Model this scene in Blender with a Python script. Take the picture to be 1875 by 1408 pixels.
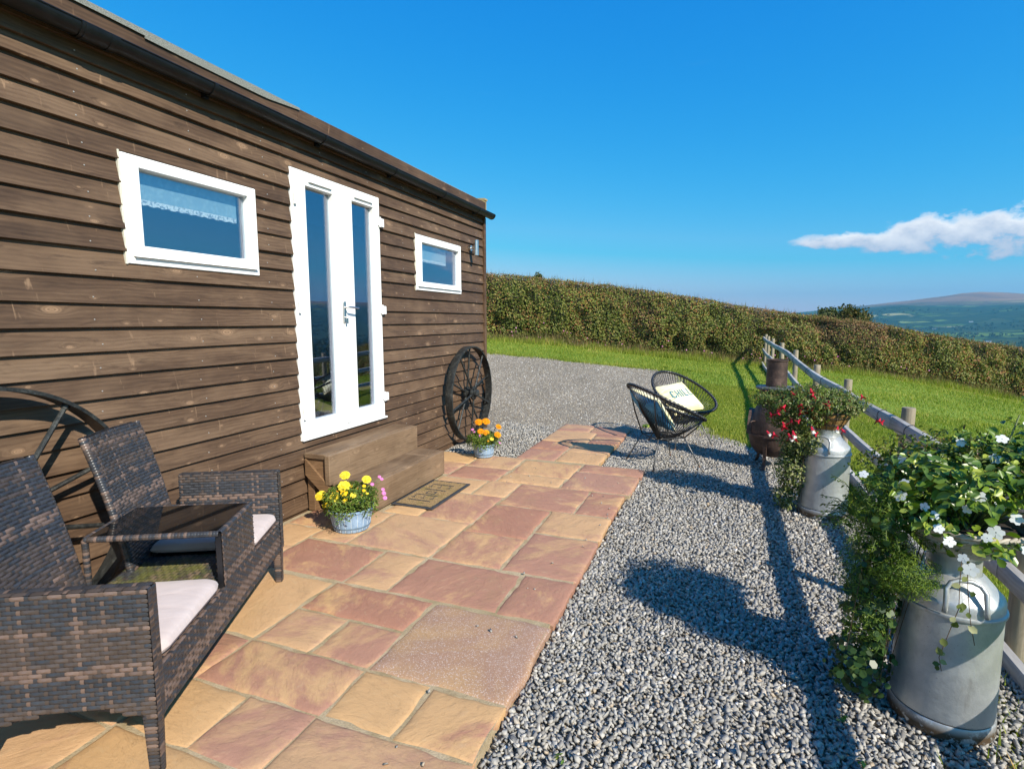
import bpy, math, random
import numpy as np
from mathutils import Vector, Matrix
for _o in list(bpy.data.objects): bpy.data.objects.remove(_o)
R = math.radians
SC = bpy.context.scene
COL = SC.collection

# ------------------------------------------------------------------ camera, sky, sun, exposure
cam_d = bpy.data.cameras.new('camera'); cam = bpy.data.objects.new('camera', cam_d); COL.objects.link(cam)
CAM = (3.065, 0.0, 1.515)
cam.location = CAM
cam.rotation_mode = 'XYZ'
cam.rotation_euler = (R(90 - 6.74), R(0.1), R(20.8))
cam_d.sensor_width = 36; cam_d.lens = 19.03; cam_d.clip_start = 0.02; cam_d.clip_end = 60000
SC.camera = cam

SUN_EL = R(37.0)
SUN_H = Vector((0.84, -0.545)).normalized()          # horizontal direction towards the sun
sun_d = bpy.data.lights.new('sun', 'SUN'); sun = bpy.data.objects.new('sun', sun_d); COL.objects.link(sun)
sun_d.energy = 4.8; sun_d.angle = R(0.53); sun_d.color = (1.0, 0.93, 0.81)
_to_sun = Vector((SUN_H.x*math.cos(SUN_EL), SUN_H.y*math.cos(SUN_EL), math.sin(SUN_EL)))
sun.rotation_euler = _to_sun.to_track_quat('Z', 'Y').to_euler()
sun.location = (8, -6, 12)

world = bpy.data.worlds.new('World'); SC.world = world; world.use_nodes = True
wn = world.node_tree; wn.nodes.clear()
def _wn(t, **k):
    n = wn.nodes.new(t)
    for a, b in k.items(): setattr(n, a, b)
    return n
sky = _wn('ShaderNodeTexSky', sky_type='NISHITA', sun_disc=False)
sky.sun_elevation = SUN_EL; sky.sun_rotation = math.atan2(SUN_H.x, SUN_H.y)
sky.altitude = 60; sky.air_density = 1.0; sky.dust_density = 0.25; sky.ozone_density = 1.6
# colour response of the camera to a clear polarised sky: deeper blue aloft, cyan low down
_sep = _wn('ShaderNodeSeparateColor'); wn.links.new(sky.outputs[0], _sep.inputs[0])
hs = _wn('ShaderNodeCombineColor')
for _i, (_p, _g, _cap, _lo, _k) in enumerate(((2.6, 0.885, 0.50, 0.60, 1.4), (0.83, 0.725, 9.0, 9.0, 0.0), (0.32, 0.92, 9.0, 9.0, 0.0))):
    _a = _wn('ShaderNodeMath', operation='MULTIPLY'); wn.links.new(_sep.outputs[_i], _a.inputs[0]); _a.inputs[1].default_value = 0.146
    _m = _wn('ShaderNodeMath', operation='MINIMUM'); wn.links.new(_a.outputs[0], _m.inputs[0]); _m.inputs[1].default_value = _cap
    _b = _wn('ShaderNodeMath', operation='POWER'); wn.links.new(_m.outputs[0], _b.inputs[0]); _b.inputs[1].default_value = _p
    _c2 = _wn('ShaderNodeMath', operation='MULTIPLY'); wn.links.new(_b.outputs[0], _c2.inputs[0]); _c2.inputs[1].default_value = _g/0.146
    _d = _wn('ShaderNodeMath', operation='SUBTRACT', use_clamp=False); wn.links.new(_a.outputs[0], _d.inputs[0]); _d.inputs[1].default_value = _lo
    _e = _wn('ShaderNodeMath', operation='MAXIMUM'); wn.links.new(_d.outputs[0], _e.inputs[0]); _e.inputs[1].default_value = 0.0
    _f = _wn('ShaderNodeMath', operation='MULTIPLY_ADD'); wn.links.new(_e.outputs[0], _f.inputs[0]); _f.inputs[1].default_value = _k/0.146; wn.links.new(_c2.outputs[0], _f.inputs[2])
    wn.links.new(_f.outputs[0], hs.inputs[_i])
# one fair-weather cloud, low over the hills, and thin streaks: a function of the sky direction only
tc = _wn('ShaderNodeTexCoord')
def pix_dir(u, v):
    f = 991.17; d = Vector(((u-937.5)/f, 1.0, -(v-704)/f))
    d = Matrix.Rotation(-R(6.74), 3, 'X') @ d
    return (Matrix.Rotation(R(20.8), 3, 'Z') @ d).normalized()
cdir = pix_dir(1728, 468)
right = Vector((cdir.y, -cdir.x, 0)).normalized(); up = right.cross(cdir)
def dotn(vec, n_in):
    n = _wn('ShaderNodeVectorMath', operation='DOT_PRODUCT'); n.inputs[1].default_value = vec
    wn.links.new(n_in, n.inputs[0]); return n.outputs['Value']
def mth(op, a, b=None, clamp=False):
    n = _wn('ShaderNodeMath', operation=op, use_clamp=clamp)
    for i, x in enumerate((a, b)):
        if x is None: continue
        if isinstance(x, (int, float)): n.inputs[i].default_value = x
        else: wn.links.new(x, n.inputs[i])
    return n.outputs[0]
nrm = _wn('ShaderNodeVectorMath', operation='NORMALIZE'); wn.links.new(tc.outputs['Generated'], nrm.inputs[0])
D = nrm.outputs[0]
cu = dotn(right, D); cv = dotn(up, D)
comb = _wn('ShaderNodeCombineXYZ'); wn.links.new(cu, comb.inputs[0]); wn.links.new(mth('MULTIPLY', cv, 1.5), comb.inputs[1])
no = _wn('ShaderNodeTexNoise'); no.inputs['Scale'].default_value = 26; no.inputs['Detail'].default_value = 9; no.inputs['Roughness'].default_value = 0.6
wn.links.new(comb.outputs[0], no.inputs['Vector'])
# flat base, height growing to one end, lumpy top
uu = mth('DIVIDE', cu, 0.205)
hgt = mth('MAXIMUM', mth('ADD', mth('MULTIPLY', uu, 0.040), 0.056), 0.012)
tt0 = mth('DIVIDE', mth('ADD', cv, mth('MULTIPLY', cu, 0.13)), hgt)
n3 = _wn('ShaderNodeTexNoise'); n3.inputs['Scale'].default_value = 11; n3.inputs['Detail'].default_value = 3; wn.links.new(comb.outputs[0], n3.inputs['Vector'])
lump = mth('ADD', mth('MULTIPLY', mth('SUBTRACT', no.outputs['Fac'], 0.5), 1.5), mth('MULTIPLY', mth('SUBTRACT', n3.outputs['Fac'], 0.5), 1.6))
tt_ = mth('ADD', tt0, mth('MULTIPLY', lump, mth('ADD', mth('MULTIPLY', tt0, 1.1), 0.35, True)))
vv = mth('SUBTRACT', mth('MULTIPLY', tt_, 2.0), 1.0)
rad = mth('ADD', mth('MULTIPLY', vv, vv), mth('POWER', mth('ABSOLUTE', uu), 6.0))
body = mth('SUBTRACT', 1.0, rad)
den = mth('ADD', mth('MULTIPLY', body, 1.5), mth('MULTIPLY', mth('SUBTRACT', no.outputs['Fac'], 0.50), 2.6))
front = mth('GREATER_THAN', dotn(cdir, D), 0.5)
alpha = mth('MULTIPLY', mth('MULTIPLY', mth('ADD', den, -0.05), 1.0, True), front, True)
alpha = mth('MULTIPLY', alpha, 0.96)
shade = mth('ADD', mth('ADD', mth('MULTIPLY', vv, 0.42), 0.40), mth('MULTIPLY', no.outputs['Fac'], 0.45), True)
ccol = _wn('ShaderNodeMix', data_type='RGBA')
ccol.inputs[6].default_value = (2.0, 2.7, 4.1, 1); ccol.inputs[7].default_value = (7.6, 7.5, 7.4, 1)
wn.links.new(shade, ccol.inputs[0])
mixc = _wn('ShaderNodeMix', data_type='RGBA')
wn.links.new(alpha, mixc.inputs[0]); wn.links.new(hs.outputs[0], mixc.inputs[6]); wn.links.new(ccol.outputs[2], mixc.inputs[7])
# faint high streaks
mp = _wn('ShaderNodeMapping'); mp.inputs['Scale'].default_value = (1.0, 1.0, 14.0); mp.inputs['Rotation'].default_value = (R(4), R(3), 0)
wn.links.new(D, mp.inputs['Vector'])
n2 = _wn('ShaderNodeTexNoise'); n2.inputs['Scale'].default_value = 2.2; n2.inputs['Detail'].default_value = 5
wn.links.new(mp.outputs[0], n2.inputs['Vector'])
st = mth('MULTIPLY', mth('SUBTRACT', n2.outputs['Fac'], 0.70, True), 0.35, True)
mixs = _wn('ShaderNodeMix', data_type='RGBA'); mixs.inputs[7].default_value = (4.5, 5.6, 6.4, 1)
wn.links.new(st, mixs.inputs[0]); wn.links.new(mixc.outputs[2], mixs.inputs[6])
bg = _wn('ShaderNodeBackground'); bg.inputs['Strength'].default_value = 0.10
wn.links.new(mixs.outputs[2], bg.inputs['Color'])
wo = _wn('ShaderNodeOutputWorld'); wn.links.new(bg.outputs[0], wo.inputs['Surface'])
SC.view_settings.view_transform = 'Standard'; SC.view_settings.look = 'None'
SC.view_settings.exposure = 0.66; SC.view_settings.gamma = 1.0
SC.view_settings.use_curve_mapping = False
SC.render.engine = 'CYCLES'
SC.cycles.max_bounces = 8; SC.cycles.transparent_max_bounces = 24

rng = np.random.default_rng(7); random.seed(7)

# ------------------------------------------------------------------ materials
class NT:
    def __init__(s, name):
        s.m = bpy.data.materials.new(name); s.m.use_nodes = True; s.t = s.m.node_tree; s.t.nodes.clear()
        s.out = s.n('ShaderNodeOutputMaterial')
    def n(s, t, **k):
        x = s.t.nodes.new(t)
        for a, b in k.items(): setattr(x, a, b)
        return x
    def link(s, a, b): s.t.links.new(a, b)
    def put(s, sock, v):
        if v is None: return
        if isinstance(v, bpy.types.NodeSocket): s.link(v, sock)
        elif isinstance(v, (tuple, list)) and sock.type == 'RGBA' and len(v) == 3: sock.default_value = (*v, 1)
        else: sock.default_value = v
    def math(s, op, a, b=None, c=None, clamp=False):
        x = s.n('ShaderNodeMath', operation=op, use_clamp=clamp)
        for i, v in enumerate((a, b, c)): s.put(x.inputs[i], v)
        return x.outputs[0]
    def vmath(s, op, a, b=None):
        x = s.n('ShaderNodeVectorMath', operation=op); s.put(x.inputs[0], a); s.put(x.inputs[1], b); return x.outputs[0]
    def mix(s, f, a, b, bt='MIX'):
        x = s.n('ShaderNodeMix', data_type='RGBA', blend_type=bt); s.put(x.inputs[0], f); s.put(x.inputs[6], a); s.put(x.inputs[7], b); return x.outputs[2]
    def coord(s, k='Object'): return s.n('ShaderNodeTexCoord').outputs[k]
    def mapping(s, v, scale=(1,1,1), loc=(0,0,0), rot=(0,0,0)):
        x = s.n('ShaderNodeMapping'); s.put(x.inputs['Vector'], v); s.put(x.inputs['Scale'], scale); s.put(x.inputs['Location'], loc); s.put(x.inputs['Rotation'], rot); return x.outputs[0]
    def noise(s, v, scale, detail=5, rough=0.55, dist=0.0, out='Fac'):
        x = s.n('ShaderNodeTexNoise'); s.put(x.inputs['Vector'], v); s.put(x.inputs['Scale'], scale); s.put(x.inputs['Detail'], detail); s.put(x.inputs['Roughness'], rough); s.put(x.inputs['Distortion'], dist); return x.outputs[out]
    def voro(s, v, scale, feature='F1', out='Distance', rnd=1.0):
        x = s.n('ShaderNodeTexVoronoi', feature=feature); s.put(x.inputs['Vector'], v); s.put(x.inputs['Scale'], scale); s.put(x.inputs['Randomness'], rnd); return x.outputs[out]
    def ramp(s, f, stops, interp='LINEAR'):
        x = s.n('ShaderNodeValToRGB'); s.put(x.inputs[0], f); e = x.color_ramp.elements; x.color_ramp.interpolation = interp
        while len(e) < len(stops): e.new(0.5)
        for i, (p, c) in enumerate(stops):
            e[i].position = p
            e[i].color = (*c, 1) if isinstance(c, (tuple, list)) else (c, c, c, 1)
        return x.outputs[0]
    def rand(s): return s.n('ShaderNodeObjectInfo').outputs['Random']
    def island(s): return s.n('ShaderNodeNewGeometry').outputs['Random Per Island']
    def attr(s, name, out='Color'): return s.n('ShaderNodeAttribute', attribute_name=name).outputs[out]
    def bump(s, h, strength=0.3, dist=0.01, normal=None):
        x = s.n('ShaderNodeBump'); s.put(x.inputs['Height'], h); s.put(x.inputs['Strength'], strength); s.put(x.inputs['Distance'], dist)
        if normal is not None: s.link(normal, x.inputs['Normal'])
        return x.outputs[0]
    def bsdf(s, color, rough=0.6, metal=0.0, normal=None, spec=None, **k):
        x = s.n('ShaderNodeBsdfPrincipled'); s.put(x.inputs['Base Color'], color); s.put(x.inputs['Roughness'], rough); s.put(x.inputs['Metallic'], metal)
        if normal is not None: s.link(normal, x.inputs['Normal'])
        if spec is not None: s.put(x.inputs['Specular IOR Level'], spec)
        for a, b in k.items(): s.put(x.inputs[a.replace('_', ' ')], b)
        return x.outputs[0]
    def done(s, sh): s.link(sh, s.out.inputs['Surface']); return s.m

M = {}
def simple(name, col, rough=0.6, metal=0.0, nscale=None, namt=0.15, bumps=0.0, bscale=80, spec=None):
    t = NT(name); c = col; v = t.coord()
    if nscale:
        f = t.noise(v, nscale, 6, 0.6)
        c = t.mix(t.ramp(f, [(0.3, 0.0), (0.7, 1.0)]), tuple(x*(1-namt) for x in col), tuple(min(1, x*(1+namt)) for x in col))
    nm = t.bump(t.noise(v, bscale, 4), bumps, 0.004) if bumps else None
    M[name] = t.done(t.bsdf(c, rough, metal, nm, spec)); return M[name]

def leafmat(name, stops, rough=0.45, trans=0.35, spec=0.35, patch=0.0, pscale=1.2):
    t = NT(name); f = t.island()
    if patch: f = t.math('ADD', t.math('MULTIPLY', f, 1-patch*0.5), t.math('MULTIPLY', t.math('SUBTRACT', t.noise(t.coord(), pscale, 3, 0.6), 0.38), patch*2.2), clamp=True)
    c = t.ramp(f, stops)
    a = t.bsdf(c, rough, 0, None, spec)
    tr = t.n('ShaderNodeBsdfTranslucent'); t.put(tr.inputs[0], t.mix(1.0, c, (1.0, 1.15, 0.5), 'MULTIPLY'))
    mx = t.n('ShaderNodeMixShader'); mx.inputs[0].default_value = trans
    t.link(a, mx.inputs[1]); t.link(tr.outputs[0], mx.inputs[2])
    M[name] = t.done(mx.outputs[0]); return M[name]

def wood(name, dark, mid, light, axis='y', knots=1.0, rough=0.62, gscale=1.0, grey=0.0):
    """stained softwood; grain runs along the given object axis, knots lighter than the stain"""
    t = NT(name); v = t.coord(); r = t.rand()
    off = t.n('ShaderNodeCombineXYZ'); t.put(off.inputs[0], t.math('MULTIPLY', r, 31.7)); t.put(off.inputs[1], t.math('MULTIPLY', r, 57.3)); t.put(off.inputs[2], t.math('MULTIPLY', r, 17.1))
    v = t.vmath('ADD', v, off.outputs[0])
    sc = {'y': (1.0, 0.16, 1.0), 'x': (0.16, 1.0, 1.0), 'z': (1.0, 1.0, 0.16)}[axis]
    sx_ = t.n('ShaderNodeSeparateXYZ'); t.link(v, sx_.inputs[0])
    cx_ = t.n('ShaderNodeCombineXYZ')
    la, lb = {'y': (1, 2), 'x': (0, 2), 'z': (2, 1)}[axis]
    t.put(cx_.inputs[0], t.math('MULTIPLY', sx_.outputs[la], 3.3)); t.put(cx_.inputs[1], t.math('MULTIPLY', sx_.outputs[lb], 7.5))
    kv = cx_.outputs[0]
    kc = t.n('ShaderNodeTexVoronoi', voronoi_dimensions='2D'); t.put(kc.inputs['Vector'], kv); t.put(kc.inputs['Scale'], 1.0)
    kd = kc.outputs['Distance']
    csel = t.n('ShaderNodeSeparateColor'); t.link(kc.outputs['Color'], csel.inputs[0])
    sel = t.math('GREATER_THAN', csel.outputs[0], 0.42)
    size = t.math('MULTIPLY_ADD', t.math('POWER', csel.outputs[1], 3.0), 0.14, 0.035)
    near = t.math('MULTIPLY', t.math('SUBTRACT', 1.0, t.math('DIVIDE', kd, t.math('MULTIPLY', size, 3.4)), clamp=True), sel)
    gv = t.mapping(v, sc)
    gvd = t.vmath('ADD', gv, t.vmath('MULTIPLY', (1, 1, 1), None)) if False else gv
    # the grain bends round the knots
    warp = t.n('ShaderNodeCombineXYZ'); amt = t.math('MULTIPLY', t.math('MULTIPLY', near, near), 0.06)
    for i in range(3): t.put(warp.inputs[i], amt)
    gv2 = t.vmath('ADD', gv, warp.outputs[0])
    broad = t.noise(gv2, 7*gscale, 3, 0.5, 0.6)
    fine = t.noise(gv2, 60*gscale, 6, 0.65, 0.8)
    rings = t.n('ShaderNodeTexWave', wave_type='BANDS', bands_direction='Z' if axis != 'z' else 'X'); t.put(rings.inputs['Vector'], gv2); t.put(rings.inputs['Scale'], 14*gscale); t.put(rings.inputs['Distortion'], 9.0); t.put(rings.inputs['Detail'], 3); t.put(rings.inputs['Detail Scale'], 1.2)
    g = t.math('ADD', t.math('MULTIPLY', broad, 0.62), t.math('MULTIPLY', fine, 0.26)); g = t.math('ADD', g, t.math('MULTIPLY', rings.outputs['Fac'], 0.10))
    g = t.math('ADD', g, t.math('MULTIPLY', t.math('SUBTRACT', r, 0.5), 0.14))
    c = t.ramp(g, [(0.26, dark), (0.50, mid), (0.76, light)])
    blot = t.noise(v, 2.4, 3, 0.5)
    c = t.mix(t.ramp(blot, [(0.5, 0.0), (0.75, 0.45)]), c, tuple(x*1.25 for x in light))
    kn = t.math('MULTIPLY', t.math('SUBTRACT', 1.0, t.math('DIVIDE', kd, size), clamp=True), sel)
    ring = t.math('SINE', t.math('MULTIPLY', kn, 16))
    kcol = t.mix(t.math('MULTIPLY_ADD', ring, 0.5, 0.5), tuple(x*1.7 for x in mid), tuple(min(1, x*2.3) for x in light))
    kf = t.math('MULTIPLY', t.ramp(kn, [(0.0, 0.0), (0.25, 0.75), (0.8, 0.85), (1.0, 0.3)]), 0.75*knots)
    c = t.mix(kf, c, kcol)
    c = t.mix(t.math('MULTIPLY', t.math('MULTIPLY', near, near), 0.30*knots), c, tuple(min(1, x*1.6) for x in light))
    tk = t.n('ShaderNodeCombineXYZ'); t.put(tk.inputs[0], t.math('MULTIPLY', sx_.outputs[la], 26.0)); t.put(tk.inputs[1], t.math('MULTIPLY', sx_.outputs[lb], 5.0))
    tick = t.ramp(t.noise(tk.outputs[0], 1.0, 3, 0.55, 0.5), [(0.66, 0.0), (0.76, 0.55)])
    c = t.mix(t.math('MULTIPLY', tick, knots), c, tuple(min(1, x*1.9) for x in light))
    dk = t.ramp(t.noise(gv2, 16*gscale, 5, 0.7, 1.2), [(0.30, 0.55), (0.46, 0.0)])
    c = t.mix(dk, c, tuple(x*0.75 for x in dark))
    nm = t.bump(t.math('ADD', fine, t.math('MULTIPLY', rings.outputs['Fac'], 0.25)), 0.3, 0.003)
    M[name] = t.done(t.bsdf(c, rough, 0, nm, 0.3)); return M[name]

wood('cladding_wood', (0.042, 0.0235, 0.0135), (0.094, 0.0555, 0.032), (0.172, 0.110, 0.066))
wood('fascia_wood', (0.04, 0.022, 0.013), (0.085, 0.048, 0.027), (0.15, 0.09, 0.052))
wood('step_wood', (0.10, 0.062, 0.036), (0.185, 0.120, 0.070), (0.27, 0.185, 0.115), knots=0.3)
wood('step_wood_x', (0.11, 0.062, 0.030), (0.20, 0.115, 0.058), (0.29, 0.175, 0.095), axis='x', knots=0.3)
wood('rail_wood', (0.29, 0.265, 0.235), (0.44, 0.41, 0.37), (0.56, 0.53, 0.485), knots=0.15, rough=0.75)
wood('post_wood', (0.15, 0.122, 0.085), (0.26, 0.215, 0.15), (0.36, 0.31, 0.23), axis='z', knots=0.2, rough=0.8)
wood('new_wood', (0.22, 0.16, 0.07), (0.35, 0.26, 0.12), (0.45, 0.35, 0.18), axis='z', knots=0.2)
wood('furniture_wood', (0.20, 0.09, 0.03), (0.36, 0.17, 0.06), (0.5, 0.26, 0.1), knots=0.1, rough=0.35)
wood('floor_wood', (0.2, 0.14, 0.08), (0.32, 0.24, 0.14), (0.42, 0.33, 0.2), knots=0.1, rough=0.5)
simple('white_upvc', (0.83, 0.83, 0.81), 0.32, 0, 3, 0.02, 0.02, 8, 0.5)
simple('black_plastic', (0.008, 0.009, 0.010), 0.38, 0, 14, 0.4, 0.05, 60, 0.28)
simple('nail_steel', (0.42, 0.40, 0.37), 0.5, 0.3)
simple('steel', (0.62, 0.62, 0.60), 0.28, 1.0, 30, 0.1)
simple('rubber', (0.035, 0.037, 0.04), 0.7, 0, 40, 0.25, 0.2, 200)
simple('chair_black', (0.011, 0.011, 0.012), 0.32)
simple('chair_rod', (0.16, 0.16, 0.155), 0.45, 0.7, 60, 0.3)
simple('rust', (0.16, 0.06, 0.025), 0.8, 0, 60, 0.4)
simple('soil', (0.02, 0.014, 0.009), 0.95, 0, 60, 0.5, 0.8, 90)
simple('interior_wall', (0.20, 0.17, 0.14), 0.8, 0, 2, 0.05)
simple('pale_fabric', (0.62, 0.72, 0.74), 0.85, 0, 20, 0.06, 0.2, 150)
simple('dark_rug', (0.04, 0.035, 0.035), 0.95, 0, 60, 0.4, 0.4, 120)
simple('putty', (0.62, 0.6, 0.5), 0.8, 0, 40, 0.2, 0.3, 90)
simple('cottage_white', (0.8, 0.79, 0.76), 0.8)
simple('slate', (0.10, 0.10, 0.11), 0.7)
simple('stem_green', (0.10, 0.13, 0.03), 0.6, 0, 30, 0.3)
simple('stem_brown', (0.10, 0.06, 0.03), 0.8, 0, 30, 0.3)
simple('letter_teal', (0.05, 0.17, 0.21), 0.85, 0, 60, 0.35)
simple('petal_white', (0.86, 0.86, 0.84), 0.6, 0, 40, 0.04)
simple('flower_eye', (0.75, 0.5, 0.08), 0.7)
simple('bark', (0.09, 0.075, 0.055), 0.9, 0, 12, 0.4, 0.6, 20)

t = NT('roof_felt'); v = t.coord(); f = t.noise(v, 220, 4, 0.7)
M['roof_felt'] = t.done(t.bsdf(t.ramp(f, [(0.35, (0.10, 0.105, 0.09)), (0.6, (0.26, 0.265, 0.235)), (0.75, (0.42, 0.42, 0.38))]), 0.9, 0, t.bump(f, 0.6, 0.004)))

def metal_painted():
    t = NT('churn_silver'); v = t.coord(); f = t.noise(v, 9, 6, 0.62); g = t.noise(v, 60, 5, 0.6)
    vs = t.mapping(v, (1, 1, 0.25)); streak = t.noise(vs, 22, 5, 0.6)
    c = t.mix(t.ramp(f, [(0.38, 0.0), (0.7, 1.0)]), (0.42, 0.435, 0.435), (0.57, 0.585, 0.575))
    c = t.mix(t.ramp(streak, [(0.58, 0.0), (0.75, 0.5)]), c, (0.25, 0.23, 0.20))
    rz = t.n('ShaderNodeSeparateXYZ'); t.link(v, rz.inputs[0])
    low = t.math('SUBTRACT', 1.0, t.math('DIVIDE', rz.outputs[2], 0.075), clamp=True)
    rs = t.math('MULTIPLY', low, t.ramp(t.noise(v, 14, 6, 0.7), [(0.42, 0.0), (0.5, 1.0)]))
    c = t.mix(t.math('MULTIPLY', rs, 1.6, clamp=True), c, (0.085, 0.055, 0.03))
    spot = t.ramp(t.noise(v, 120, 3, 0.5), [(0.68, 0.0), (0.74, 0.6)])
    c = t.mix(spot, c, (0.22, 0.21, 0.2))
    nm = t.bump(t.math('ADD', t.noise(v, 38, 5, 0.6), t.math('MULTIPLY', t.noise(v, 5, 2), 1.8)), 0.30, 0.006)
    M['churn_silver'] = t.done(t.bsdf(c, t.math('MULTIPLY_ADD', g, 0.25, 0.30), t.math('MULTIPLY_ADD', rs, -0.6, 0.62, clamp=True), nm))
metal_painted()
def rusty():
    t = NT('rusty_iron'); v = t.coord(); f = t.noise(v, 7, 7, 0.65); g = t.noise(v, 45, 5, 0.6)
    c = t.ramp(t.math('ADD', t.math('MULTIPLY', f, 0.7), t.math('MULTIPLY', g, 0.3)), [(0.34, (0.028, 0.02, 0.017)), (0.5, (0.075, 0.045, 0.034)), (0.64, (0.16, 0.10, 0.075)), (0.78, (0.25, 0.13, 0.07))])
    M['rusty_iron'] = t.done(t.bsdf(c, t.math('MULTIPLY_ADD', g, 0.3, 0.42), 0.35, t.bump(g, 0.3, 0.004)))
    t = NT('wheel_iron'); v = t.coord(); f = t.noise(v, 26, 6, 0.65)
    c = t.ramp(f, [(0.35, (0.012, 0.013, 0.013)), (0.55, (0.032, 0.034, 0.032)), (0.72, (0.085, 0.085, 0.075))])
    M['wheel_iron'] = t.done(t.bsdf(c, t.math('MULTIPLY_ADD', f, 0.3, 0.28), 0.2, t.bump(t.noise(v, 70, 5, 0.65), 0.45, 0.004)))
    t = NT('plate_iron'); v = t.coord(); f = t.noise(v, 20, 6, 0.65)
    M['plate_iron'] = t.done(t.bsdf(t.ramp(f, [(0.35, (0.05, 0.05, 0.055)), (0.7, (0.17, 0.17, 0.18))]), 0.5, 0.3, t.bump(f, 0.4, 0.004)))
rusty()
def slabmat():
    t = NT('sandstone'); v = t.coord(); r = t.rand()
    off = t.n('ShaderNodeCombineXYZ'); t.put(off.inputs[0], t.math('MULTIPLY', r, 91.0)); t.put(off.inputs[1], t.math('MULTIPLY', r, 43.0)); t.put(off.inputs[2], t.math('MULTIPLY', r, 11.0))
    vo = t.vmath('ADD', v, off.outputs[0])
    rot = t.n('ShaderNodeVectorRotate', rotation_type='Z_AXIS'); t.link(vo, rot.inputs['Vector']); t.put(rot.inputs['Angle'], t.math('MULTIPLY', r, 6.3))
    vs = t.mapping(rot.outputs[0], (1.0, 1.7, 1.0))
    band = t.noise(vs, 2.4, 9, 0.66, 0.35)
    fine = t.noise(vs, 13, 8, 0.7, 0.3)
    grit = t.noise(v, 420, 3, 0.6)
    r2 = t.math('FRACT', t.math('MULTIPLY', r, 7.31)); r3 = t.math('FRACT', t.math('MULTIPLY', r, 23.7))
    mixf = t.math('ADD', t.math('ADD', band, t.math('MULTIPLY', t.math('SUBTRACT', r2, 0.52), 0.30)), t.math('MULTIPLY', t.math('SUBTRACT', fine, 0.5), 0.22))
    buff = t.mix(r3, (0.54, 0.325, 0.148), (0.49, 0.30, 0.162))
    red = t.mix(r3, (0.335, 0.158, 0.105), (0.37, 0.197, 0.138))
    c = t.mix(t.ramp(mixf, [(0.45, 0.0), (0.60, 0.95)]), buff, red)
    c = t.mix(t.ramp(fine, [(0.56, 0.0), (0.72, 0.45)]), c, (0.55, 0.385, 0.215))
    c = t.mix(t.ramp(grit, [(0.3, 0.28), (0.5, 0.0)]), c, (0.26, 0.14, 0.08))
    c = t.mix(t.ramp(grit, [(0.62, 0.0), (0.75, 0.35)]), c, (0.66, 0.52, 0.40))
    algae = t.ramp(t.noise(v, 1.7, 5, 0.7), [(0.55, 0.0), (0.75, 0.30)])
    c = t.mix(algae, c, (0.25, 0.19, 0.08))
    dirt = t.ramp(t.noise(v, 5.5, 7, 0.72), [(0.55, 0.0), (0.72, 0.28)])
    c = t.mix(dirt, c, (0.20, 0.13, 0.085))
    riv = t.noise(vs, 3.0, 7, 0.56, 0.5)
    stepped = t.math('SNAP', riv, 0.07)
    h = t.math('ADD', t.math('MULTIPLY', t.math('MULTIPLY_ADD', riv, 0.45, t.math('MULTIPLY', stepped, 0.55)), 2.0), t.math('ADD', t.math('MULTIPLY', fine, 0.28), t.math('MULTIPLY', grit, 0.05)))
    nm = t.bump(h, 0.9, 0.016)
    M['sandstone'] = t.done(t.bsdf(c, 0.72, 0, nm, 0.25))
    t = NT('glitter_stone'); v = t.coord()
    band = t.noise(v, 1.6, 6, 0.6, 0.8); grit = t.voro(v, 260, out='Color'); g = t.n('ShaderNodeSeparateColor'); t.link(grit, g.inputs[0])
    c = t.ramp(band, [(0.35, (0.42, 0.255, 0.125)), (0.52, (0.34, 0.20, 0.125)), (0.7, (0.36, 0.225, 0.15))])
    c = t.mix(t.ramp(g.outputs[0], [(0.80, 0.0), (0.92, 0.55)]), c, (0.62, 0.52, 0.48))
    c = t.mix(t.ramp(g.outputs[1], [(0.85, 0.0), (0.95, 0.4)]), c, (0.16, 0.10, 0.08))
    nm = t.bump(t.math('ADD', t.math('MULTIPLY', band, 1.6), t.math('MULTIPLY', g.outputs[0], 0.09)), 0.45, 0.012)
    M['glitter_stone'] = t.done(t.bsdf(c, 0.6, 0, nm, 0.4))
    t = NT('mortar'); v = t.coord(); f = t.noise(v, 9, 6, 0.65); g = t.noise(v, 130, 4, 0.7)
    c = t.mix(t.ramp(f, [(0.42, 0.0), (0.68, 1.0)]), (0.45, 0.35, 0.215), (0.30, 0.22, 0.11))
    c = t.mix(t.ramp(t.noise(v, 2.3, 4), [(0.5, 0.0), (0.7, 0.6)]), c, (0.27, 0.205, 0.09))
    c = t.mix(t.ramp(g, [(0.3, 0.5), (0.5, 0.0)]), c, (0.14, 0.10, 0.06))
    M['mortar'] = t.done(t.bsdf(c, 0.9, 0, t.bump(t.math('ADD', g, f), 0.7, 0.008)))
slabmat()
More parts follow.
